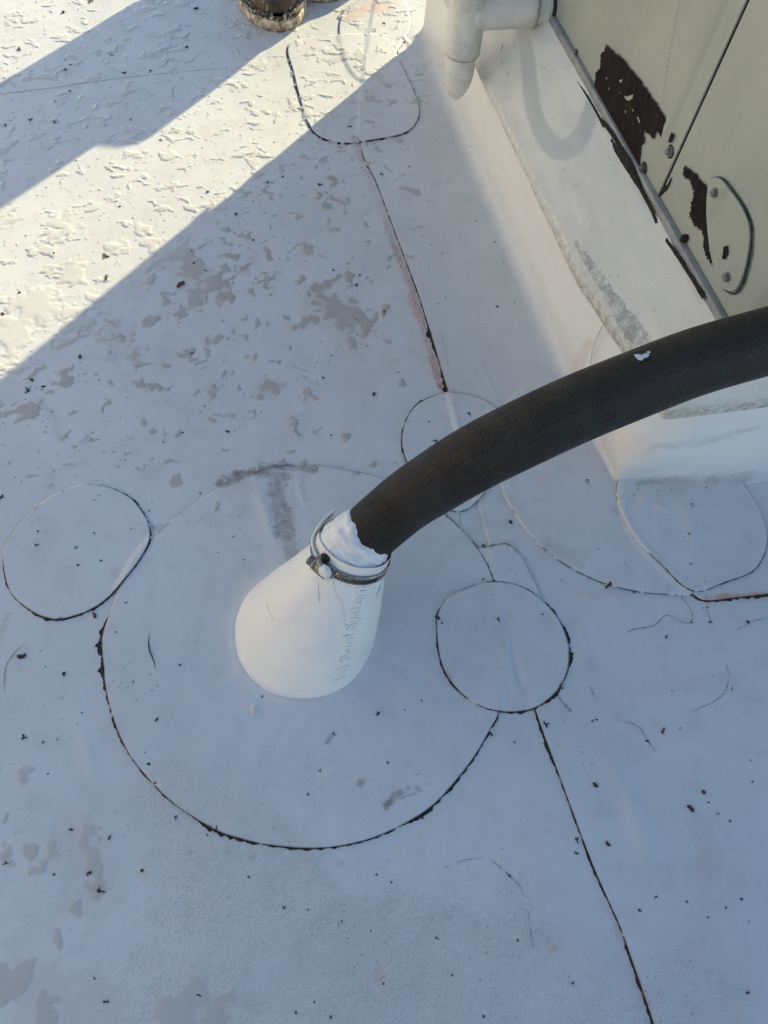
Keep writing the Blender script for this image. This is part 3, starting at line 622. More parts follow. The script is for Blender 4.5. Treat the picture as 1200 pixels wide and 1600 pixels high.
# lap edges of the wall sheet
def wallpt(v, z, face='L', off=-.0022):
    b = C0-nL*off+dL*v if face == 'L' else C0-nF*off+dF*v; return Vector((b.x, b.y, z))
def polyribbon(name, pts, wd, mat, parent, nrm, seed=0, lift=.0004):
    P = catmull(np.array([list(p) for p in pts]), max(12, int(sum((Vector(a)-Vector(b)).length for a, b in zip(pts, pts[1:]))/.0012)), dims=3)
    n = len(P); T = np.gradient(P, axis=0); V = []; nn = np.array(nrm)
    W = np.interp(np.linspace(0, 1, n), np.linspace(0, 1, len(wd)), wd) if hasattr(wd, '__len__') else np.full(n, wd)
    for i in range(n):
        s = np.cross(T[i], nn); s /= np.linalg.norm(s)+1e-12
        h1 = W[i]*.5*(1+.7*float(fbm(i*.0012, seed, 160, 3, seed))); h2 = W[i]*.5*(1+.7*float(fbm(i*.0012, seed+9, 160, 3, seed+5)))
        V += [P[i]-s*max(h1, 0)+nn*lift*.2, P[i]+nn*lift, P[i]+s*max(h2, 0)+nn*lift*.2]
    return mesh(name, np.array(V), gridfaces(3, n), mat, parent)
def onL(p, off=-.003): return onplane(p, C0-nL*off, nL)
def onF(p, off=-.003): return onplane(p, C0-nF*off, nF)
polyribbon('lap_edge', [onL((942, 508)), onL((930, 535)), onL((924, 560)), onL((922, 590))], .0012, M_FAINT, curb, nL, 3)
polyribbon('lap_edge', [onL((703, 0)), onL((697, 60)), onL((690, 105))], .0008, M_FAINT, curb, nL, 5)
ribbon('lap_edge', px([(690, 108, .5), (680, 120, .5), (660, 127, .6), (622, 130, .6)]), M_FAINT, rs, z1, z1, thr=.2, seed=12)
ribbon('lap_edge', px([(690, 150, .3), (655, 152, .4), (625, 152, .3)]), M_FAINT, rs, z1, z1, thr=.2, seed=13)

unit = empty('rooftop_unit', corner(.05), 'grey green rooftop air unit with peeling paint and bolted panels', 'rooftop unit')
VS = vfar(-.018, .003)
def skirt():
    rows = []; dirt = []
    prof = [(-.0090, .0, 0, .9), (-.0178, -.0003, 0, 1), (-.0186, .0008, 0, 1)]
    prof += [(-.0186, ('lip', f), 0, d) for f, d in ((.5, .95), (1.0, .7))]
    for f in np.r_[.015, .04, .08, np.linspace(.11, 1, 40)]: prof.append((-.0186+.0656*f, ('slope', f), f, .5*max(0, 1-f/.16)))
    for off, zz, f, d in prof:
        P, Nn = path(off, vfar(off, .003+.006*f), .006, offF=-.0035+.008*f, flare=.0205*(1-f), m=420); row = []
        for j, (p, n) in enumerate(zip(P, Nn)):
            v = max(0, (p-C0).dot(dL)); near = sstep((.60-v)/.55).item(); lip = .005+.009*near; wv = .0012*float(perlin(j*.037, off*60, 4))
            if isinstance(zz, float): z = .127+zz
            elif zz[0] == 'lip': z = .127+lip*zz[1]
            else:
                zl = .127+lip+.0012; z = zl+(.200-zl)*zz[1]
            q = p+n*(wv*(1-.7*f)); row.append((q.x, q.y, z+.0006*float(perlin(j*.068, f*6, 9))*(0 < f < .95))); dirt.append(d*(.45+.55*near))
        rows.append(row)
    n = len(rows[0]); V = np.array(rows).reshape(-1, 3); Q = projv(V)
    u_mark = sstep(stroke(Q, [(813, 40), (824, 85), (828, 130), (833, 170), (848, 208), (872, 233), (897, 226), (916, 195), (926, 160), (930, 130)], [9, 13, 14, 15, 17, 20, 19, 16, 12, 5])*3.2)*.95  # grey U-shaped band mixed into the skirt colour
    nz = .5*fbm(V[:, 0], V[:, 1], 90, 4, 5)
    bare = sstep((stroke(Q, [(900, 380), (930, 425), (960, 472), (985, 512), (1012, 552)], [5, 10, 14, 20, 24])+nz)*2.2)
    dirt = np.array(dirt)
    return mesh('skirt', V, gridfaces(n, len(rows)), M_SKIRT, unit, attrs={'dirt': dirt, 'u_mark': u_mark, 'bare': bare})
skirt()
RO = .046; VC = vfar(.05, -.0008)
sweep('base_rail', [(RO+.004, .196), (RO, .1965), (RO, .2065), (RO+.0008, .2072), (RO+.010, .2074)], M_RAIL, unit, rad=.004, vf=VC-.002, wob=.0004, flat=True, dF_off=-.043)
CO = .052; KO = C0-nL*CO                                            # cabinet left face plane
def K(p, lift=0.0): return onplane(p, KO+nL*lift, nL)
ZT = 0.76
cA = C0-nL*CO+dL*VC; cB = corner(CO, .013); cC = cB+dF*(UW-.1); cD = cA+dF*(UW-.1)
bm = bmesh.new()                                                     # cabinet body, a hair behind the panels
vs = [bm.verts.new((p.x, p.y, z)) for z in (.19, ZT) for p in (cA-nL*.004-dL*.002, cB-nL*.004-nF*.004, cC-nF*.004, cD)]
for q in ((0, 1, 5, 4), (1, 2, 6, 5), (2, 3, 7, 6), (3, 0, 4, 7), (4, 5, 6, 7)): bm.faces.new([vs[i] for i in q])
bmobj('cabinet', bm, M_BLACK, unit)
# seam between the two side panels, straight and upright
sB = K((1032, 303)); sv_ = (sB-KO).dot(dL)
def slab(name, v0, v1, zz0, zz1, t=.0012, lift=0.0):
    bm = bmesh.new(); box(bm, KO+dL*((v0+v1)/2)+Vector((0, 0, (zz0+zz1)/2))-nL*(.001-lift), dL, Vector((0, 0, 1)), nL, abs(v1-v0)/2, (zz1-zz0)/2, t, .0007); return bmobj(name, bm, M_CAB, unit)
vB = (cB-KO).dot(dL)
slab('side_panel', sv_+.0012, VC, .2078, ZT, lift=.0012)
slab('side_panel', vB, sv_-.0012, .2078, ZT)
bm = bmesh.new(); box(bm, cB+dF*((UW-.1)/2)+Vector((0, 0, (.2078+ZT)/2))-nF*.001, dF, Vector((0, 0, 1)), nF, (UW-.1)/2, (ZT-.2078)/2, .0012, .0007); bmobj('front_panel', bm, M_CAB, unit)
bm = bmesh.new(); cc = (cA+cB+cC+cD)/4; box(bm, cc+Vector((0, 0, ZT+.012)), dF, dF.cross(Vector((0, 0, 1))), Vector((0, 0, 1)), (UW-.1)/2+.02, (VC-vB)/2-.002, .012, .004); bmobj('top_panel', bm, M_CAB, unit)
# pressed crease beside the seam
cb = K((1029, 236), .002); cv = (cb-KO).dot(dL)
bm = bmesh.new()
rows = []
for z in np.linspace(cb.z, ZT-.02, 24):
    f = min(1, (z-cb.z)/.012); rows.append([KO+dL*(cv+d)+nL*(.0014+h*f)+Vector((0, 0, z)) for d, h in ((-.008, -.0004), (-.004, .0014), (-.001, .0030), (.003, .0028), (.007, .0012), (.012, -.0004))])
V = np.array([[list(p) for p in r] for r in rows]).reshape(-1, 3); bm.free(); mesh('pressed_crease', V, gridfaces(6, len(rows)), M_CAB, unit)
polyribbon('scratch', [K((1034, 165), .0015), K((1045, 90), .0015), K((1062, 0), .0015)], .0012, M_FAINT, unit, nL, 8, .0002)
# peeled areas: bare dark steel with torn paint edges
def jag(pts, lift, step=.0007, amp=.0024, seed=0, dirw=None, smooth_in=False):
    P = np.array([list(K(p, lift)) for p in pts]); P = np.vstack([P, P[:1]]); out = []
    L = np.r_[0, np.cumsum(np.linalg.norm(np.diff(P, axis=0), axis=1))]; n = int(L[-1]/step)
    Q = np.stack([np.interp(np.linspace(0, L[-1], n, endpoint=False), L, P[:, c]) for c in range(3)], 1)
    a = np.array(dL); b = np.array([0, 0, 1.]); T = np.roll(Q, -1, 0)-np.roll(Q, 1, 0)
    for i in range(n):
        t = np.array([T[i]@a, T[i]@b]); t /= np.linalg.norm(t)+1e-9; nn = np.array([t[1], -t[0]])
        d = amp*(1.3*float(fbm(i*step, seed*1.7, 420, 3, seed))+.9*float(fbm(i*step, 3+seed, 110, 2, seed+1)))
        d2 = amp*.6*RNG.standard_normal()*.45
        out.append(Q[i]+(a*nn[0]+b*nn[1])*(d+d2))
    return np.array(out)
def tri_fill(name, loops, mat, parent, rim=.0006):
    bm = bmesh.new()
    allE = []
    for lp in loops:
        vs = [bm.verts.new(p) for p in lp]; allE += [bm.edges.new((vs[i], vs[(i+1) % len(vs)])) for i in range(len(vs))]
    bmesh.ops.triangle_fill(bm, use_beauty=True, use_dissolve=False, edges=allE)
    for f in bm.faces:
        if f.normal.dot(nL) < 0: f.normal_flip()
    me = bpy.data.meshes.new(name); bm.to_mesh(me); bm.free(); me.materials.append(mat); return link(bpy.data.objects.new(name, me), parent)
z6 = lambda L: [(x/6+880, y/6+50) for x, y in L]
z4 = lambda L: [(x/3.53+860, y/3.53+180) for x, y in L]
main = z6([(395, 125), (420, 130), (470, 185), (540, 235), (600, 305), (640, 360), (700, 430), (770, 530), (820, 600), (870, 670), (930, 770), (990, 880), (985, 930), (940, 1000), (900, 960), (865, 945), (840, 1000), (795, 960), (755, 915), (750, 980), (760, 1030), (720, 1080), (715, 1200), (700, 1265), (640, 1200), (520, 1020), (420, 810), (330, 650), (290, 520), (300, 370), (345, 340), (350, 220), (385, 170)])
p2 = z4([(735, 280), (770, 300), (800, 330), (850, 390), (885, 440), (885, 500), (880, 570), (870, 650), (880, 740), (905, 800), (895, 840), (860, 790), (840, 720), (840, 640), (800, 620), (765, 560), (775, 480), (790, 430), (770, 360), (730, 320)])
tri_fill('bare_patch', [jag(main, .0024+.0006, seed=3)], M_PEEL, unit)
tri_fill('bare_patch', [jag(p2, .0016, seed=5)], M_PEEL, unit)
tri_fill('bare_patch', [jag(z6([(1020, 935), (1040, 970), (1015, 1035), (980, 1040), (1000, 980)]), .003, seed=6, amp=.0007)], M_PEEL, unit)
tri_fill('bare_patch', [jag(z4([(955, 725), (978, 720), (980, 760), (965, 795), (945, 795)]), .0038, seed=7, amp=.0006)], M_PEEL, unit)
for i, L in enumerate(([(525, 450), (555, 445), (550, 465), (530, 475)], [(570, 600), (600, 605), (655, 585), (650, 620), (615, 645), (590, 635)], [(690, 795), (705, 800), (720, 845), (710, 855)], [(645, 725), (655, 725), (660, 745), (650, 745)], [(403, 425), (411, 425), (411, 442), (403, 442)], [(425, 520), (433, 522), (431, 545), (423, 540)], [(580, 735), (590, 738), (586, 760), (578, 755)], [(527, 560), (536, 562), (535, 578), (527, 576)])):
    tri_fill('paint_flake', [jag(z6(L), .0042, step=.0006, amp=.0003, seed=20+i)], M_CAB, unit)
# cover plate and bolts
pl = [(1118, 277), (1128, 280), (1140, 294), (1160, 322), (1172, 352), (1172, 385), (1164, 425), (1155, 448), (1145, 455), (1132, 450), (1122, 432), (1112, 395), (1106, 340), (1107, 300), (1111, 283)]
PP = catmull(np.array([list(K(p, .0012)) for p in pl]), 90, True, dims=3)
def plate(name, P, t, mat, inset=.0006):
    c = P.mean(0); n = np.array(nL); V = np.vstack([P, P+n*(t-inset), c+(P-c)*.985+n*t]); k = len(P)
    F = [tuple(f) for f in gridfaces(k, 3, True)]+[tuple(range(2*k, 3*k))]
    return mesh(name, V, F, mat, unit, smooth=False)
cp = plate('cover_plate', PP, .0016, M_CAB)
arc = [K(p, .0016) for p in [(1112, 278), (1124, 277), (1136, 285), (1158, 316), (1173, 350), (1174, 388), (1166, 428), (1156, 452), (1144, 459), (1130, 452)]]
polyribbon('plate_gap', arc, [.0004, .0010, .0014, .0018, .0026, .0022, .0020, .0022, .0016, .0006], M_BLACK, unit, nL, 14, .0006)
def bolt(p, r, mat, lift=.002, tilt=0.0, label=None):
    c = K(p, lift); bm = bmesh.new(); up = Vector((0, 0, 1))
    def disc(rad, h0, h1, k, rot=0, cham=.0):
        lo = [bm.verts.new(c+dL*(math.cos(a)*rad)+up*(math.sin(a)*rad)+nL*h0) for a in [rot+2*math.pi*i/k for i in range(k)]]
        hi = [bm.verts.new(c+dL*(math.cos(a)*(rad-cham))+up*(math.sin(a)*(rad-cham))+nL*h1) for a in [rot+2*math.pi*i/k for i in range(k)]]
        for i in range(k): bm.faces.new((lo[i], lo[(i+1) % k], hi[(i+1) % k], hi[i]))
        bm.faces.new(hi)
    disc(r, -.001, .0009, 20, 0, .0004);  disc(r*.72, .0008, .0036, 6, tilt, 0); disc(r*.60, .0035, .0042, 12, 0, .0006)
    o = bmobj('bolt', bm, mat, unit)
    an = np.linspace(0, 2*math.pi, 25); polyribbon('bolt_grime', [c+dL*(math.cos(q)*r*1.12)+up*(math.sin(q)*r*1.12)-nL*(lift-.0012 if False else .0003) for q in an], .0016, M_BLACK, unit, nL, int(p[0])%17, .0003)
    if label: o['label'] = label
    return o
bolt((1047, 237), .0047, M_BOLT, .0018, .3); bolt((1118, 301), .0047, M_BOLT, .0024, .6); bolt((1137, 433), .0050, M_BOLT, .0024, .1)
bolt((1006, 263), .0047, M_DBOLT, .0018, .2, 'rusted dark bolt beside the peeled area'); bolt((901, 83), .0045, M_DBOLT, .0014, .5, 'dark recessed bolt near the pipe')
bm = bmesh.new(); bmesh.ops.create_icosphere(bm, subdivisions=2, radius=.0042, matrix=Matrix.Translation(K((1070, 372), .002)))
for v in bm.verts: v.co += Vector((random.uniform(-1, 1), random.uniform(-1, 1), random.uniform(-1, 1)))*.0006
bmobj('plug', bm, M_BLACK, unit, True)
# old black sealant along the skirt joint
kp = lambda p: onplane(p, C0-nL*(RO-.001), nL)
sk_n = (Vector((0, 0, 1))*.66+nL*.75).normalized()
def joint(pts, wd, seed, mat=M_BLACK, lift=.0012): return polyribbon('joint_sealant', [kp(p) for p in pts], wd, mat, unit, nL, seed, lift)
joint([(849, 38), (880, 88), (905, 128), (930, 170), (945, 200)], [.0018, .0016, .0022, .0020, .003], 2, lift=.002)
joint([(940, 200), (955, 222), (972, 248), (985, 268), (1000, 292)], [.002, .007, .010, .009, .005], 3, lift=.003)
joint([(940, 185), (955, 205), (968, 225), (985, 252), (1000, 285)], [.002, .004, .003, .004, .002], 13, lift=.0035)
joint([(998, 288), (1020, 330), (1032, 360), (1053, 390), (1079, 430), (1101, 466)], [.005, .0042, .0036, .0042, .0040, .0062], 4, lift=.0025)
polyribbon('joint_sealant', [K((1050, 278), .0005), K((1044, 290), .0005), K((1030, 306), .0005)], [.001, .004, .002], M_BLACK, unit, nL, 6, .0016)
# grey U-shaped mark and a bare strip on the sloping skirt
skO = C0-nL*.0+Vector((0, 0, .158)); skA = C0-nL*.047+Vector((0, 0, .200)); skd = (skA-skO).normalized(); skN = dL.cross(skd).normalized(); skN = skN if skN.z > 0 else -skN
def SKP(p): return onplane(p, skO+skN*.0010, skN)
for p, q in (((786, 68), (783, 80)), ((785, 93), (784, 100)), ((794, 112), (792, 118))):
    polyribbon('scratch', [SKP(p), SKP(((p[0]+q[0])/2, (p[1]+q[1])/2)), SKP(q)], .0012, M_FAINT, unit, skN, 1, .0004)

# ------------------------------------------------------------------ unseen, added parapet left of the frame, tan for its warm bounce
PW, PHT = 1.75, 0.86
par = empty('bounce_wall', C0+nL*PW, 'added unseen tan parapet wall along the roof edge left of the photo', 'reflector')
def pbox(name, off, z0_, z1_, hw, mat):
    bm = bmesh.new(); box(bm, C0+nL*(PW+off)+dL*.5+Vector((0, 0, (z0_+z1_)/2)), dL, nL, Vector((0, 0, 1)), 6.0, hw, (z1_-z0_)/2, .006); return bmobj(name, bm, mat, par)
pbox('wall', .15, -.005, PHT, .15, M_BOUNCE); pbox('coping', .15, PHT, PHT+.05, .18, M_SKIRT)
# ------------------------------------------------------------------ drain pipe
def tube(bm_name, pts, radii, mat, parent, k=32, caps=(True, True), uv=False, n=None):
    P = np.asarray([list(p) for p in pts]); m = n or len(P)*6
    R = np.interp(np.linspace(0, 1, m), np.linspace(0, 1, len(radii)), radii) if len(radii) != m else radii
    C = catmull(P, m, dims=3); T = np.gradient(C, axis=0); rings = []; a = None; s = 0; UV = []
    for i in range(m):
        t = Vector(T[i]).normalized()
        if a is None: a = (Vector((0, 0, 1)).cross(t)).normalized() if abs(t.z) < .9 else Vector((1, 0, 0))
        a = (a-t*a.dot(t)).normalized(); b = t.cross(a)
        if i: s += np.linalg.norm(C[i]-C[i-1])
        rings.append(np.array([list(Vector(C[i])+a*(math.cos(h)*R[i])+b*(math.sin(h)*R[i])) for h in np.linspace(0, 2*math.pi, k, endpoint=False)]))
        UV += [(s, j/k*2*math.pi*.0256) for j in range(k)]
    V, F = loft(rings, True, caps); return mesh(bm_name, V, F, mat, parent, uvs=UV if uv else None)
def wallout(p, d): return onplane(p, C0+nL*d, nL)
ph = K((860, 8), 0.0)                                                # where the stub leaves the cabinet
zc = ph.z
def reach(p, d): return onplane(p, C0+nL*d, nL)
PD = .045
pb = reach((714, 135), PD)                                           # lower end of the drop
pipe = empty('drain_pipe', pb, 'weathered white PVC drain elbow and drop pipe beside the curb', 'pipe')
vx = Vector((pb.x, pb.y, zc)); DL = zc-pb.z
R1 = .0215; R2 = .0180
ax = (vx-ph); ax.z = 0; L_ = ax.length; ax.normalize()
tube('stub_pipe', [ph-ax*.03, ph+ax*.012, ph+ax*.03], [R2]*3, M_PVC, pipe)
tube('fitting', [ph+ax*.018, ph+ax*(L_-.030), vx-ax*.0+Vector((0, 0, -.0)), vx+Vector((0, 0, .001))-ax*0+ax*.0], [R1]*4, M_PVC, pipe) if False else None
tube('fitting', [ph+ax*.020, ph+ax*.03, vx-ax*.004], [R1, R1, R1], M_PVC, pipe, n=16)
print('PIPE', ph, pb, proj(vx), DL); tube('fitting_body', [vx+Vector((0, 0, .055)), vx, vx-Vector((0, 0, DL*.52))], [R1, R1, R1], M_PVC, pipe, n=20)
tube('drop_pipe', [vx-Vector((0, 0, DL*.48)), vx-Vector((0, 0, DL*.8)), vx-Vector((0, 0, DL+.012))], [R2, R2, R2, R2, R2*.98, R2*.9, R2*.72, R2*.4], M_PVC, pipe, n=30)
tube('joint_ring', [vx-Vector((0, 0, DL*.52+.0002)), vx-Vector((0, 0, DL*.52+.0014))], [R1-.0012]*2, M_PVCD, pipe, n=4)
tube('joint_ring', [ph+ax*.0190, ph+ax*.0200], [R1-.001]*2, M_PVCD, pipe, n=4)
tube('gap_ring', [ph-ax*.006, ph+ax*.003], [R2+.005, R2+.004], M_VOID, pipe, n=4)  # black ring painted in for the dark gap round the stub pipe

# ------------------------------------------------------------------ hose
HZ = [((624, 792), .128), ((678, 755), .170), ((735, 720), .200), ((796, 687), .220), ((891, 641), .236), ((983, 602), .243), ((1088, 561), .250), ((1209, 525), .257)]
HP = [T3-NT3*.03, T3+NT3*.004]+[G3(p, z) for p, z in HZ]
HP = HP[:4]+[p+nF*(.0006*k) for k, p in enumerate(HP[4:])]; e = HP[-1]; d_ = (HP[-1]-HP[-2]).normalized(); HP += [e+d_*.12, e+d_*.30+dF*.05, e+dF*.55-nF*.02, e+dF*.75-nF*.10]
RH = .0262
hose = tube('rubber_hose', HP, [RH]*2, M_HOSE, None, k=56, uv=True, n=240)
tag(hose, 'thick black rubber hose arching from the white pipe boot to the rooftop unit', 'hose')
def on_hose(p):
    d = Vector(ray(p)); c = Vector((0, 0, CAM_H)); ok, loc, nn, _ = hose.ray_cast(c, d); return (loc, nn) if ok else (None, None)
bpy.context.view_layer.update()
def chip(pts, seed):
    P = [on_hose(p) for p in pts]
    if any(q[0] is None for q in P): return
    c = sum((q[0] for q in P), Vector())/len(P); n = sum((q[1] for q in P), Vector()).normalized()
    V = [list(c+n*.0009)]+[list(q[0]+q[1]*.0004) for q in P]; k = len(P)
    mesh('paint_chip', V, [(0, 1+i, 1+(i+1) % k) for i in range(k)], M_PAINT, hose, smooth=False)
chip([(x, y+9) for x, y in [(990, 546), (996, 545), (1003, 546), (1009, 543), (1015, 545), (1012, 550), (1006, 551), (1003, 555), (997, 554)]], 1)
chip([(x, y+9) for x, y in [(1010, 541), (1015, 540), (1017, 543), (1012, 543.5)]], 2)

# sealant collar between boot and hose
col_pts = []; rings = []
hp = catmull(np.array([list(p) for p in HP[:5]]), 200, dims=3); ii = np.argmin(np.linalg.norm(hp-np.array(T3-NT3*.006), axis=1))
for k, (s, r) in enumerate(zip(range(0, 24), np.r_[np.linspace(.0343, .0336, 5), np.linspace(.0333, .0286, 13), np.linspace(.0282, .0245, 6)])):
    i = min(len(hp)-2, ii+int(k*.040/23/np.linalg.norm(hp[1]-hp[0]))); c = Vector(hp[i]); n = (Vector(hp[i+1])-Vector(hp[i-1])).normalized(); a, b, _ = frame(n); row = []
    for h in np.linspace(0, 2*math.pi, 90, endpoint=False):
        rr = r+.0014*float(fbm(math.cos(h)*1.2+5, math.sin(h)*1.2+k*.18, 1.6, 3, 8))*(1 if k > 3 else .2)+.0007*math.sin(h*1+k*.9)*(k/23)+.0010*float(perlin(h*1.4, k*.62, 5))*(k > 4)
        sl = (.006*float(fbm(math.cos(h)+2, math.sin(h), 1.1, 2, 4))+.0022*float(perlin(h*5, k*.3, 7)))*(k/23)
        row.append(list(c+n*sl+a*(math.cos(h)*rr)+b*(math.sin(h)*rr)))
    rings.append(np.array(row))
V, F = loft(rings); mesh('sealant_collar', V, F, M_SEAL, boot)

# ------------------------------------------------------------------ hose clamp
tcl = .905
cc_ = bez(tcl); nn_ = bez_n(tcl); ca, cb_, _ = frame(nn_); rb = crad(tcl)+.0010
def cpos(phi, r=rb, h=0.0): return cc_+ca*(math.cos(phi)*r)+cb_*(math.sin(phi)*r)+nn_*h
def phi_at(p): return min(np.linspace(0, 2*math.pi, 720, endpoint=False), key=lambda a: (proj(cpos(a))-Vector(p)).length+(0 if (cpos(a)-cc_).dot(Vector((0, 0, CAM_H))-cc_) > -.02 else 50))
phH = phi_at((512, 882)); phE = phi_at((494, 843))
clamp = empty('hose_clamp', cc_, 'steel hose clamp with white caulk round the neck of the pipe boot', 'hose clamp')
BW = .0046
def bandmesh(name, P, parent, mat, th=.0007):
    rows = []
    for c, rd in P: rows.append([list(c-nn_*BW), list(c-nn_*BW+rd*th), list(c+nn_*BW+rd*th), list(c+nn_*BW)])
    V = np.array(rows).reshape(-1, 3); return mesh(name, V, gridfaces(4, len(P)), mat, parent, smooth=False)
bandmesh('band', [(cpos(a), (cpos(a)-cc_).normalized()) for a in np.linspace(0, 2*math.pi, 97)], clamp, M_STEEL)
# slots pressed in the band to the right of the housing
sgn = 1 if (proj(cpos(phH+.3)).x > proj(cpos(phH)).x) else -1
bm = bmesh.new()
for i in range(16):
    a = phH+sgn*(.30+i*.075); c = cpos(a, rb+.0008); tdir = (cpos(a+.01)-cpos(a)).normalized()*sgn; rd = (cpos(a)-cc_).normalized(); sd_ = (nn_*1.0+tdir*.45).normalized()
    box(bm, c, sd_, sd_.cross(rd), rd, .0030, .00042, .00035)
bmobj('band_slots', bm, M_BLACK, clamp)
# free tail: follows the band, then leaves it along the tangent
tail = []
aa = np.linspace(phH-sgn*.05, phE, 16)
for a in aa: tail.append((cpos(a, rb+.0014), (cpos(a)-cc_).normalized()))
tg = (cpos(phE-sgn*.02)-cpos(phE)).normalized(); rd = (cpos(phE)-cc_).normalized()
for s in np.linspace(.003, .045, 12): tail.append((cpos(phE, rb+.0014)+tg*s-rd*(s*s*4.0)+nn_*s*.05, (rd+tg*s*6).normalized()))
BW = .0036
bandmesh('band_tail', tail, clamp, M_STEEL)
BW = .0046
sm = []
for i, (c, rd_) in enumerate(tail): sm.append((c+nn_*.0036+rd_*.0005, rd_))
rows = [[list(c+nn_*(-.0016*wd_)+rd_*.0006), list(c+rd_*.0014+nn_*.0004), list(c+nn_*.0012*wd_+rd_*.0003), list(c+nn_*.0003-rd_*.0016)] for (c, rd_), wd_ in zip(sm, np.r_[np.linspace(1.2, 1, 20), np.linspace(1, .5, 8)])]
mesh('caulk_bead', np.array(rows).reshape(-1, 3), gridfaces(4, len(rows), True), M_SEAL, clamp)
td = (cpos(phH+.02)-cpos(phH)).normalized()*sgn; rdh = (cpos(phH)-cc_).normalized()
bm = bmesh.new(); hc = cpos(phH, rb+.0042); box(bm, hc, td, nn_, rdh, .0072, .0062, .0036, .0014); bmobj('housing', bm, M_STEEL, clamp, True)
bm = bmesh.new(); box(bm, cpos(phH, rb+.0008), td, nn_, rdh, .0105, .0058, .0008, .0003); bmobj('housing_saddle', bm, M_STEEL, clamp)
tube('screw', [hc-td*.0085+rdh*.001, hc-td*.002+rdh*.001, hc+td*.004+rdh*.001], [.0030]*2, M_STEEL, clamp, k=16)
tube('screw_head', [hc-td*.0145+rdh*.001, hc-td*.0115+rdh*.001, hc-td*.0080+rdh*.001], [.0046, .0047, .0046], M_DBOLT, clamp, k=6, n=6)
tube('screw_flange', [hc-td*.0082+rdh*.001, hc-td*.0070+rdh*.001], [.0056]*2, M_STEEL, clamp, k=20, n=4)
def blob(name, c, rx, ry, rz, ax_, ay_, az_, mat, parent, seed, amp=.25, sub=3):
    bm = bmesh.new(); bmesh.ops.create_icosphere(bm, subdivisions=sub, radius=1)
    for v in bm.verts:
        n = v.co.normalized(); f = 1+amp*float(fbm(n.x*1.3+seed, n.y*1.3+n.z*1.7, 1.3, 3, seed)); v.co = Vector(c)+ax_*(n.x*rx*f)+ay_*(n.y*ry*f)+az_*(n.z*rz*f)
    return bmobj(name, bm, mat, parent, True)
blob('caulk_blob', hc+td*.004+rdh*.0012+nn_*.001, .0070, .0062, .0040, td, nn_, rdh, M_SEAL, clamp, 3)
blob('caulk_blob', hc+td*.0085-nn_*.006-rdh*.0015, .0026, .0022, .0022, td, nn_, rdh, M_SEAL, clamp, 5)
blob('caulk_blob', cpos(phH-sgn*.1, rb, .0085), .0050, .0030, .0022, td, nn_, rdh, M_BLACK, clamp, 7)

# ------------------------------------------------------------------ worker standing at the top of the picture
TOE = G3((437, 51)); fa = math.radians(103); fd = Vector((math.cos(fa), math.sin(fa), 0)); fs = Vector((fd.y, -fd.x, 0))   # fd runs toe -> heel, fs to photo right
worker = empty('person', TOE+fd*.15, 'person in paint spattered brown work boots standing at the edge of the photo', 'person')
def work_boot(worker, toe, fd, fs, mirror, shaft, shaft_r, shaft_off=Vector((0, 0, 0)), label=None):
    m = mirror; ys = [0, .004, .012, .025, .045, .07, .10, .14, .19, .24, .27, .285, .292]
    inner = [.004, .020, .030, .037, .043, .047, .047, .040, .034, .034, .031, .020, .004]; outer = [.004, .018, .030, .042, .052, .058, .060, .054, .044, .038, .033, .021, .004]
    def outline(gr=0):
        A = [(y, w+gr) for y, w in zip(ys, inner)]; B = [(y, -(w+gr)) for y, w in zip(ys, outer)][::-1]
        Q = catmull(np.array(A+B), 120, True); return Q
    up = Vector((0, 0, 1)); rows = []
    for z, g in ((.0, -.003), (.004, .0), (.010, .0015), (.015, .001), (.017, -.001), (.0175, -.012)):
        rows.append(np.array([list(toe+fd*float(q[0])+fs*(m*float(q[1]))+up*z) for q in outline(g)]))
    V, F = loft(rows, True, (True, True)); sole = mesh('boot_sole', V, F, M_SOLE, worker)
    rows = []
    for z, g in ((.0172, -.001), (.0185, .0), (.0225, .0), (.024, -.002), (.0245, -.012)):
        rows.append(np.array([list(toe+fd*float(q[0])+fs*(m*float(q[1]))+up*z) for q in outline(g)]))
    V, F = loft(rows, True, (True, True)); mesh('boot_welt', V, F, M_WELT, worker)
    # upper: cross-sections from the toe cap back to the ankle, then the shaft
    rows = []
    prof = [(.007, .006, .034), (.012, .018, .042), (.022, .029, .050), (.038, .037, .056), (.060, .043, .061), (.085, .046, .064), (.110, .045, .072), (.140, .041, .086), (.170, .038, .105)]
    kk = 40
    for y, hw, ht in prof:
        row = []
        for a in np.linspace(0, 2*math.pi, kk, endpoint=False):
            cx = math.cos(a); sz = math.sin(a); wv = hw*(abs(cx)**.8)*(1 if cx > 0 else -1); zz = .026+max(0, ht-.026)*(max(0, sz)**.75) if sz > 0 else .026
            off = .004*(-1 if True else 1)
            row.append(list(toe+fd*(y+(.0 if sz <= 0 else 0))+fs*(m*(wv-.003))+up*zz))
        rows.append(np.array(row))
    ank = toe+fd*.215
    V, F = loft(rows, True, (True, True)); V[:, 2] -= .004; mesh('boot_upper', V, F, M_LEATH, worker)
    rows = []
    for z, ry, rx in ((.026, .073, .036), (.05, .074, .037), (.08, .068, .040), (.105, .060, .044), (.13, .054, .9*shaft_r), (.16, .052, shaft_r), (shaft, .054, shaft_r*1.02), (shaft+.003, .050, shaft_r*.96), (shaft-.01, .046, shaft_r*.9)):
        f = sstep((z-.06)/.08).item(); rows.append(np.array([list(ank+shaft_off*f+fd*(math.cos(a)*ry)+fs*(math.sin(a)*rx)+up*z) for a in np.linspace(0, 2*math.pi, 40, endpoint=False)]))
    V, F = loft(rows, True, (False, False)); mesh('boot_shaft', V, F, M_LEATH, worker)
    # paint splashes on the toe
    return ank
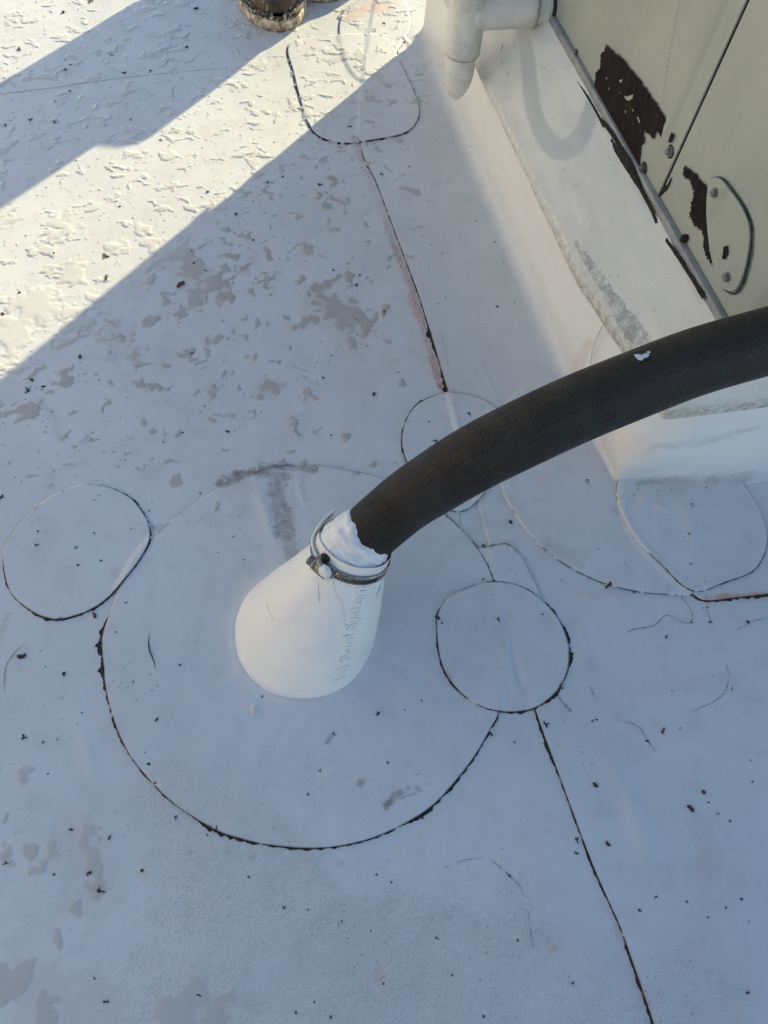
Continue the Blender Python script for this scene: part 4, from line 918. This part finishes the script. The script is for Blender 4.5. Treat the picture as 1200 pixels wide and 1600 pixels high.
def sz(s, d, z):                                                     # a point given across the sun, towards the sun and up
    c1 = Vector((-.2566, 1.3632, 0)); q = c1+pv*s+sv*d; return Vector((q.x, q.y, z))
ankR = work_boot(worker, TOE, fd, fs, 1, .15, .045)
fd2 = Vector((math.cos(math.radians(65)), math.sin(math.radians(65)), 0)); fs2 = Vector((fd2.y, -fd2.x, 0))
LC = sz(.078, .14, 0); toeL = LC-fd2*.215
ankL = work_boot(worker, toeL, fd2, fs2, -1, .215, .058)
def limb(name, pts, radii, mat, n=40, who=None): return tube(name, pts, radii, mat, who or worker, k=28, n=n)
kneeR = sz(-.05, .02, .48); hipR = sz(-.05, .10, .88); kneeL = sz(.012, .16, .50); hipL = sz(.06, .18, .89)
hemR = Vector((ankR.x, ankR.y, .095)); hemR = hemR.lerp(sz(-.042, .0, .095), .8)
limb('trouser_leg', [hemR, sz(-.046, .0, .22), kneeR, hipR], [.062, .061, .060, .062, .066, .072, .080, .088], M_DENIM)
limb('trouser_leg', [Vector((LC.x, LC.y, .205)).lerp(sz(.02, .14, .205), .8), sz(.017, .145, .32), kneeL, hipL], [.050, .053, .056, .060, .066, .074, .082, .088], M_DENIM)
def figure(worker, hipR, hipL, kneeR, kneeL, ankR, ankL, side):
    # body: one skinned figure inside the clothes
    pel = (hipR+hipL)/2+Vector((0, 0, .04)); up = Vector((0, 0, 1)); sh = (hipL-hipR); sh.z = 0; sh.normalize(); fwd = Vector((0, 0, 1)).cross(sh)*side
    J = [(pel, .12), (pel+up*.22, .13), (pel+up*.42, .14), (pel+up*.54, .06), (pel+up*.60, .055), (pel+up*.70+fwd*.02, .095), (pel+up*.78+fwd*.01, .085)]
    E_ = [(0, 1), (1, 2), (2, 3), (3, 4), (4, 5), (5, 6)]
    for s in (-1, 1):
        b = len(J); s0 = pel+up*.45+sh*(s*.18); el_ = s0+sh*(s*.05)-up*.28+fwd*.02; wr = el_-up*.14+fwd*.20-sh*(s*.06)
        J += [(s0, .06), (el_, .042), (wr, .030), (wr+fwd*.07-up*.02, .030)]; E_ += [(2, b), (b, b+1), (b+1, b+2), (b+2, b+3)]
        hb = b+3; palm = wr+fwd*.07-up*.02
        for f in range(4):
            k = len(J); o = sh*((f-1.5)*.018)
            J += [(palm+o+fwd*.03-up*.005, .009), (palm+o+fwd*(.055+.006*(f in (1, 2)))-up*.03, .008), (palm+o+fwd*.05-up*.055, .007)]; E_ += [(hb, k), (k, k+1), (k+1, k+2)]
        k = len(J); J += [(palm-sh*(s*.04)+fwd*.01, .011), (palm-sh*(s*.045)+fwd*.04-up*.02, .009)]; E_ += [(hb, k), (k, k+1)]
    for hp_, kn, an in ((hipR, kneeR, ankR), (hipL, kneeL, ankL)):
        b = len(J); J += [(hp_, .075), (kn, .05), (Vector((an.x, an.y, .10)), .035)]; E_ += [(0, b), (b, b+1), (b+1, b+2)]
    me = bpy.data.meshes.new('body'); me.from_pydata([list(j[0]) for j in J], E_, []); me.materials.append(M_SKIN)
    body = link(bpy.data.objects.new('body', me), worker)
    mod = body.modifiers.new('skin', 'SKIN'); sub = body.modifiers.new('sub', 'SUBSURF'); sub.levels = 2; sub.render_levels = 2
    for i, (j, r) in enumerate(J): me.skin_vertices[0].data[i].radius = (r, r)
    me.skin_vertices[0].data[0].use_root = True
    def hull(name, rows, mat): 
        V, F = loft(rows, True, (True, True)); return mesh(name, V, F, mat, worker)
    def oval(c, rx, ry, k=32): return np.array([list(Vector(c)+sh*(math.cos(a)*rx)+fwd*(math.sin(a)*ry)) for a in np.linspace(0, 2*math.pi, k, endpoint=False)])
    hull('shirt', [oval(pel+up*z, a, b) for z, a, b in ((-.10, .185, .135), (.0, .185, .14), (.15, .180, .14), (.32, .205, .15), (.44, .225, .14), (.49, .19, .11), (.53, .09, .085))], M_SHIRT)
    hull('trouser_seat', [oval(pel+up*z, a, b) for z, a, b in ((-.20, .10, .09), (-.12, .165, .12), (-.02, .178, .13), (.06, .172, .128))], M_DENIM)
    for s in (-1, 1):
        s0 = pel+up*.44+sh*(s*.17); el_ = s0+sh*(s*.06)-up*.28+fwd*.02; limb('sleeve', [s0-sh*(s*.05)+up*.01, s0+sh*(s*.03), el_+up*.06], [.08, .08, .075, .07, .066], M_SHIRT, n=20, who=worker)
    hd = pel+up*.72+fwd*.015
    hull('hair', [oval(hd+up*z-fwd*.02, a, b) for z, a, b in ((-.01, .090, .085), (.05, .098, .105), (.10, .085, .095), (.135, .05, .06), (.145, .015, .02))], M_HAIRB)
    for s in (-1, 1):
        blob('eye', hd+fwd*.088+sh*(s*.032)+up*.0, .011, .006, .008, sh, fwd, up, M_PAINT, worker, 2, .02, 2)
        blob('ear', hd+sh*(s*.095)-up*.01, .010, .018, .030, sh, fwd, up, M_SKIN, worker, 4, .1, 2)
    blob('nose', hd+fwd*.105-up*.03, .013, .018, .022, sh, fwd, up, M_SKIN, worker, 5, .1, 2); blob('mouth', hd+fwd*.090-up*.065, .024, .006, .007, sh, fwd, up, M_SHIRT, worker, 6, .1, 2)

figure(worker, hipR, hipL, kneeR, kneeL, ankR, ankL, -1)
# the person taking the photo stands just below the frame and shades its lower edge
cam_p = Vector((.04, -.40, 0)); shooter = empty('person', cam_p, 'person in dark work trousers standing just beyond the bottom edge of the photo', 'person')
UPV = Vector((0, 0, 1)); an = []
for s_ in (-1, 1):
    base = cam_p+Vector((s_*.12, -.02, 0)); an.append(work_boot(shooter, base+Vector((s_*.02, .17, 0)), Vector((0, -1, 0)), Vector((-1, 0, 0)), s_, .15, .045))
hips = [cam_p+Vector((s_*.095, -.03, .90)) for s_ in (-1, 1)]; knees = [cam_p+Vector((s_*.115, .0, .49)) for s_ in (-1, 1)]
for q, kn, hp_ in zip(an, knees, hips): limb('trouser_leg', [Vector((q.x, q.y, .09)), Vector((q.x, q.y, .2)), kn, hp_], [.058, .058, .060, .066, .074, .084, .092], M_DENIM, who=shooter)
figure(shooter, hips[1], hips[0], knees[1], knees[0], an[1], an[0], -1)
# white paint splashes on the visible toe
bpy.context.view_layer.update()

# ------------------------------------------------------------------ water beads and puddles lying on the membrane
def water():
    st_ = .0016; x0, x1, y0, y1 = -.78, .30, -.20, 1.46
    nx = int((x1-x0)/st_); ny = int((y1-y0)/st_); X, Y = np.meshgrid(x0+np.arange(nx)*st_, y0+np.arange(ny)*st_); x = X.ravel(); y = Y.ravel()
    q = Vector((0, 0, 0))
    # where it is wet: dense in the sun and just below it, thinning towards the boot and the curb
    s = (x-SH0.x)*pv.x+(y-SH0.y)*pv.y
    wet = np.where(s < .02, .50, .50-(s-.02)*.9)
    wet = wet-np.clip((x+.02)/.12, 0, 1)*.30*(s > 0) - np.clip((x-.02)/.1, 0, 1)*.5
    wet = np.where(y < .33, wet-np.clip((.33-y)/.12, 0, 1)*.3, wet)
    left = sstep((-.22-x)/.10)*sstep((.17-y)/.10); wet = np.maximum(wet, .34*left)
    r = np.hypot(x-BC.x, y-BC.y); wet = np.where(r < .09, -1, wet)
    wx = x+.016*fbm(x, y, 30, 3, 31); wy = y+.016*fbm(x, y, 30, 3, 33)
    ra, rb_ = math.cos(.35), math.sin(.35); qx = wx*ra+wy*rb_; qy = wy*ra-wx*rb_
    f = .55*fbm(qx*.75, qy*1.05, 66, 3, 41)+.40*fbm(wx*.8, wy, 22, 2, 43)+.12*fbm(x, y, 230, 2, 45)
    big = fbm(wx, wy*1.2, 9, 3, 47)
    f1 = f-(.50-wet*.72)
    f2 = big-(.78-wet*.55)+.12*fbm(x, y, 90, 2, 51)
    small = fbm(x*.9, y*1.1, 165, 3, 61)-(.70-wet*.62); 
    fld = np.maximum.reduce([f1*1.0, f2*.55, small*.5])
    rg = random.Random(5); blots = []
    while len(blots) < 120:
        bx, by = rg.uniform(150, 640), rg.uniform(235, 780)
        if (by-590)+(bx)*.815 > 12 and rg.random() < (1.1-(by-235)/640) and bx < 560+(by-250)*.2: blots.append((bx, by, rg.choice([3, 4, 4, 5, 5, 6, 7, 8, 10])))
    # puddles traced from the photograph
    for (bx, by, br) in blots+[(60, 475, 46), (115, 425, 30), (20, 520, 40), (180, 385, 17), (218, 355, 14), (150, 465, 16), (235, 385, 15), (90, 370, 16), (120, 505, 22), (275, 400, 22), (300, 420, 26), (330, 445, 24), (352, 465, 13), (235, 412, 15), (385, 455, 7), (500, 452, 16), (520, 480, 26), (545, 500, 27), (570, 512, 18), (480, 500, 13), (462, 510, 9), (555, 535, 13), (560, 470, 9), (415, 603, 16), (405, 625, 9), (430, 600, 8), (340, 525, 11), (325, 530, 7), (300, 410, 10),
                        (20, 1520, 26), (0, 1540, 30), (130, 1310, 20), (150, 1345, 22), (150, 1390, 22), (120, 1420, 16), (70, 1340, 14), (90, 1480, 16), (300, 1560, 26), (270, 1590, 40), (340, 1590, 30), (70, 1590, 26), (40, 1205, 16), (45, 1330, 9), (15, 1335, 9), (707, 1427, 7), (400, 1108, 7), (60, 1355, 8)]:
        c = G((bx, by)); rr = pxr((bx, by), br); d = np.hypot(x-c[0], y-c[1])/rr
        m = d < 2.6
        fld[m] = np.maximum(fld[m], .22*(1-np.hypot(wx[m]-c[0]+.006*fbm(x[m], y[m], 55, 2, 73), wy[m]-c[1]+.006*fbm(x[m], y[m], 55, 2, 75))/rr+.85*fbm(x[m], y[m], 85, 4, 71)))
    h = np.where(fld > 0, 1-(1-np.clip(fld/.13, 0, 1))**2, np.clip(fld*6, -.6, 0))
    Z = fld.reshape(ny, nx); keep = Z > -.02
    keep = keep[:-1, :-1] | keep[1:, :-1] | keep[:-1, 1:] | keep[1:, 1:]
    pos = Z > 0; anyp = pos[:-1, :-1] | pos[1:, :-1] | pos[:-1, 1:] | pos[1:, 1:]; keep &= anyp
    FF = gridfaces(nx, ny)[keep.ravel()]; used, inv = np.unique(FF, return_inverse=True); FF = inv.reshape(-1, 4)
    ux, uy = x[used], y[used]; hz = hstack(ux, uy)
    hm = np.where(s[used] < .02, .00095, .0008)
    hm = np.where(uy < .18, .00055, hm)
    V = np.stack([ux, uy, hz+h[used]*hm-.00003], 1)
    murk_shade = (.25+.75*sstep(h[used]*1.3))*np.clip(.10+.70*sstep((s[used])/.05)+.25*fbm(ux, uy, 12, 2, 81), 0, 1)*np.where(uy < .2, .62, 1)  # murky tint, painted stronger on the shaded side of the shadow edge
    o = mesh('rain_water', V, FF, M_WATER, attrs={'murk_shade': murk_shade}); struct(o, 'stuff'); o['label'] = 'rain beads and shallow puddles lying on the white roof membrane'
water()

# ------------------------------------------------------------------ thin dirt lines, a loose fibre
ztop = lambda X, Y: hstack(np.asarray(X), np.asarray(Y))
for i, (P, mat) in enumerate((
    ([(972, 1000, .3), (985, 985, .5), (1020, 978, .6), (1040, 962, .7), (1062, 972, .6), (1078, 973, .5), (1078, 955, .5), (1062, 933, .4)], M_FAINT),
    ([(1140, 990, .3), (1160, 980, .5), (1180, 970, .4), (1200, 966, .4)], M_FAINT), ([(1130, 1030, .3), (1138, 1055, .5), (1133, 1080, .5), (1115, 1097, .4), (1080, 1112, .4)], M_FAINT),
    ([(920, 1070, .4), (930, 1092, .4)], M_FAINT), ([(1000, 1137, .4), (1010, 1155, .5), (1024, 1173, .6)], M_FAINT), ([(945, 1120, .3), (985, 1130, .4), (1000, 1137, .3)], M_FAINT),
    ([(695, 1355, .4), (720, 1345, .5), (755, 1340, .3)], M_FAINT), ([(768, 1343, .4), (795, 1367, .5), (815, 1390, .5), (828, 1440, .4), (832, 1480, .3)], M_FAINT),
    ([(871, 1085, .6), (880, 1098, 1.4), (893, 1111, 1.8)], M_FAINT), ([(849, 1126, .7), (855, 1137, 1.0)], M_DIRT), ([(6, 1080, .5), (8, 1045, .6), (22, 1020, .6), (40, 1005, .4)], M_FAINT),
    ([(715, 797, .2), (719, 808, .5), (721, 822, .3)], M_FAINT), ([(1098, 945, .3), (1106, 962, .5), (1112, 975, .3)], M_FAINT), ([(440, 778, .2), (460, 840, .3)], M_FAINT))):
    ribbon('dirt_line', px(P), mat, roof, ztop, ztop, seed=70+i, thr=.22, bias=.0002)
fp = [G3(p, .0022) for p in [(234, 991), (232, 1002), (234, 1018), (240, 1032), (243, 1045)]]
tag(tube('loose_fibre', fp, [.0002, .0006, .0006, .0003], M_HAIR, None, k=8, n=30), 'short dark curved fibre lying on the pipe boot flange', 'fibre')

# ------------------------------------------------------------------ plant debris
def bud(kind, seed, mat):
    r = random.Random(seed); bm = bmesh.new()
    def lump(cx, cy, rx, ry, rz, a):
        m = Matrix.Translation((cx, cy, rz*.7)) @ Matrix.Rotation(a, 4, 'Z') @ Matrix.Diagonal((rx, ry, rz, 1))
        g = bmesh.ops.create_icosphere(bm, subdivisions=1, radius=1, matrix=m)
        for v in g['verts']: v.co += Vector((r.uniform(-1, 1)*rx, r.uniform(-1, 1)*ry, r.uniform(-.5, .5)*rz))*.22
    if kind == 0: lump(0, 0, .9, .7, .55, r.uniform(0, 3))
    elif kind == 1:
        for k in range(3): a = k*2.1+r.uniform(-.3, .3); lump(math.cos(a)*.65, math.sin(a)*.65, .75, .36, .35, a)
    elif kind == 2:
        lump(0, 0, .6, .5, .45, 0); lump(.9, .1, .85, .22, .2, .1); lump(-.3, .7, .5, .2, .2, 1.8)
    else:
        lump(0, 0, 1.1, .62, .5, .3); lump(.6, .5, .6, .4, .4, 1)
    bmesh.ops.recalc_face_normals(bm, faces=bm.faces)
    me = bpy.data.meshes.new('debris'); bm.to_mesh(me); bm.free(); me.materials.append(mat); return me
KINDS = [bud(k % 4, 100+k, M_DEB) for k in range(8)]; KB = [bud(k, 200+k, M_DEB2) for k in (1, 3)]
DB = [(60, 831, 3), (57, 853, 5), (148, 834, 3), (159, 877, 3), (123, 884, 4), (94, 968, 4), (100, 1053, 6), (71, 1042, 2), (197, 943, 3), (307, 1003, 2), (282, 1040, 5), (313, 771, 3), (365, 840, 3), (209, 1066, 3), (2, 777, 5), (205, 827, 2), (37, 1152, 6), (245, 1125, 5), (233, 1194, 4), (227, 1176, 2), (274, 1277, 4), (338, 1297, 6), (111, 1296, 5), (143, 1294, 3), (171, 1309, 5), (140, 1364, 6), (222, 1360, 5), (9, 1349, 5), (444, 1418, 4), (311, 1555, 4), (165, 1565, 5), (148, 1528, 3), (500, 1205, 4), (591, 1115, 5), (521, 1147, 4), (658, 1278, 5), (767, 1147, 4), (804, 1160, 3), (901, 1312, 5), (900, 1333, 5), (929, 1227, 6), (948, 1318, 6), (795, 1367, 4), (682, 1466, 4), (534, 1440, 3), (895, 1537, 4), (565, 1492, 2), (998, 1422, 4), (1040, 996, 4), (1079, 973, 3), (1167, 973, 5), (1035, 1142, 5), (1010, 1158, 4), (1049, 1080, 2), (1143, 1077, 3), (1098, 1238, 6), (1062, 1138, 3), (989, 927, 4), (931, 1125, 3), (1157, 1405, 4), (1072, 1409, 3), (1133, 1418, 3), (1024, 1401, 3), (1166, 1551, 4), (1169, 1440, 2), (1079, 1584, 2), (1174, 1222, 3), (1121, 1271, 3), (1106, 1254, 3), (30, 76, 5), (99, 19, 5), (102, 109, 4), (110, 101, 3), (102, 93, 2), (175, 86, 3), (194, 114, 4), (235, 111, 4), (109, 142, 3), (86, 158, 3), (85, 191, 5), (8, 196, 4), (16, 188, 2), (47, 187, 4), (20, 175, 2), (292, 74, 4), (204, 187, 3), (251, 219, 3), (299, 393, 4), (303, 412, 4), (320, 423, 4), (369, 335, 5), (396, 375, 3), (418, 285, 4), (442, 276, 3), (125, 558, 6), (50, 594, 5), (67, 604, 4), (299, 552, 4), (320, 635, 3), (285, 676, 3), (255, 691, 3), (356, 675, 5), (5, 491, 5), (31, 457, 4), (98, 511, 3), (85, 396, 4), (167, 435, 6), (187, 323, 3), (324, 300, 4), (499, 289, 6), (596, 274, 4), (520, 422, 4), (557, 446, 5), (562, 430, 3), (558, 499, 3), (571, 516, 3), (505, 591, 4), (584, 617, 5), (673, 385, 2), (696, 467, 2), (777, 481, 4), (786, 412, 2), (791, 489, 2), (754, 513, 2), (306, 14, 5), (515, 3, 4), (547, 199, 4), (797, 817, 6), (949, 917, 7), (934, 860, 2), (732, 649, 4), (681, 690, 5), (1073, 837, 3), (777, 969, 5), (846, 962, 3), (684, 967, 6), (690, 975, 3), (853, 1132, 5), (1108, 973, 4), (755, 853, 4), (875, 1073, 5), (600, 40, 3), (640, 262, 3), (720, 208, 3), (707, 225, 2)]
for i, (a, b, r) in enumerate(DB):
    q = G((a, b)); z = float(hstack(np.array([q[0]]), np.array([q[1]]))[0])
    o = bpy.data.objects.new('plant_debris', KINDS[(0, 3, 1, 4, 2, 7, 0, 6, 5, 4, 3)[(i*7) % 11]]); rr = pxr((a, b), r*.72); k_ = random.uniform(.75, 1.5); o.scale = (rr*k_, rr/k_, rr*.9); o.location = (q[0], q[1], z-.0001); o.rotation_euler = (0, 0, random.uniform(0, 6.3)); COL.objects.link(o)
    tag(o, 'tiny dark brown bit of dry plant debris lying on the white roof membrane', 'debris', 'bits of plant debris scattered over the roof')
for (a, b, r, me, lab) in ((33, 1026, 9, KINDS[3], 'large dark bud scale below the left round patch at the photo edge'), (283, 445, 10, KB[1], 'orange brown bud scale in the puddle just below the shadow edge'), (148, 962, 7, KB[1], 'orange brown bud scale on the lower rim of the left round patch'), (155, 1392, 9, KINDS[2], 'long brown bud lying in the puddle at the lower left'), (1079, 1264, 8, KINDS[3], 'dark oval seed on the bare membrane right of the lower seam'), (44, 610, 8, KINDS[2], 'dark winged bud at the left photo edge just below the shadow edge'), (165, 400, 7, KB[0], 'orange bud scale in the sunlit puddle at the left'), (141, 2, 6, KB[0], 'orange bud scale in sunlight at the top left photo edge')):
    q = G((a, b)); z = float(hstack(np.array([q[0]]), np.array([q[1]]))[0]); rr = pxr((a, b), r*.72)
    o = bpy.data.objects.new('bud_scale', me); o.scale = (rr, rr, rr*.7); o.location = (q[0], q[1], z); o.rotation_euler = (0, 0, random.uniform(0, 6.3)); COL.objects.link(o); tag(o, lab, 'bud scale')
o = bpy.data.objects.new('algae_bit', bud(0, 300, M_GREEN)); q = G((600, 488)); o.scale = (.0032, .0034, .0012); o.location = (q[0], q[1], .001); COL.objects.link(o); tag(o, 'small green blob of algae left of the pink stained seam', 'algae')
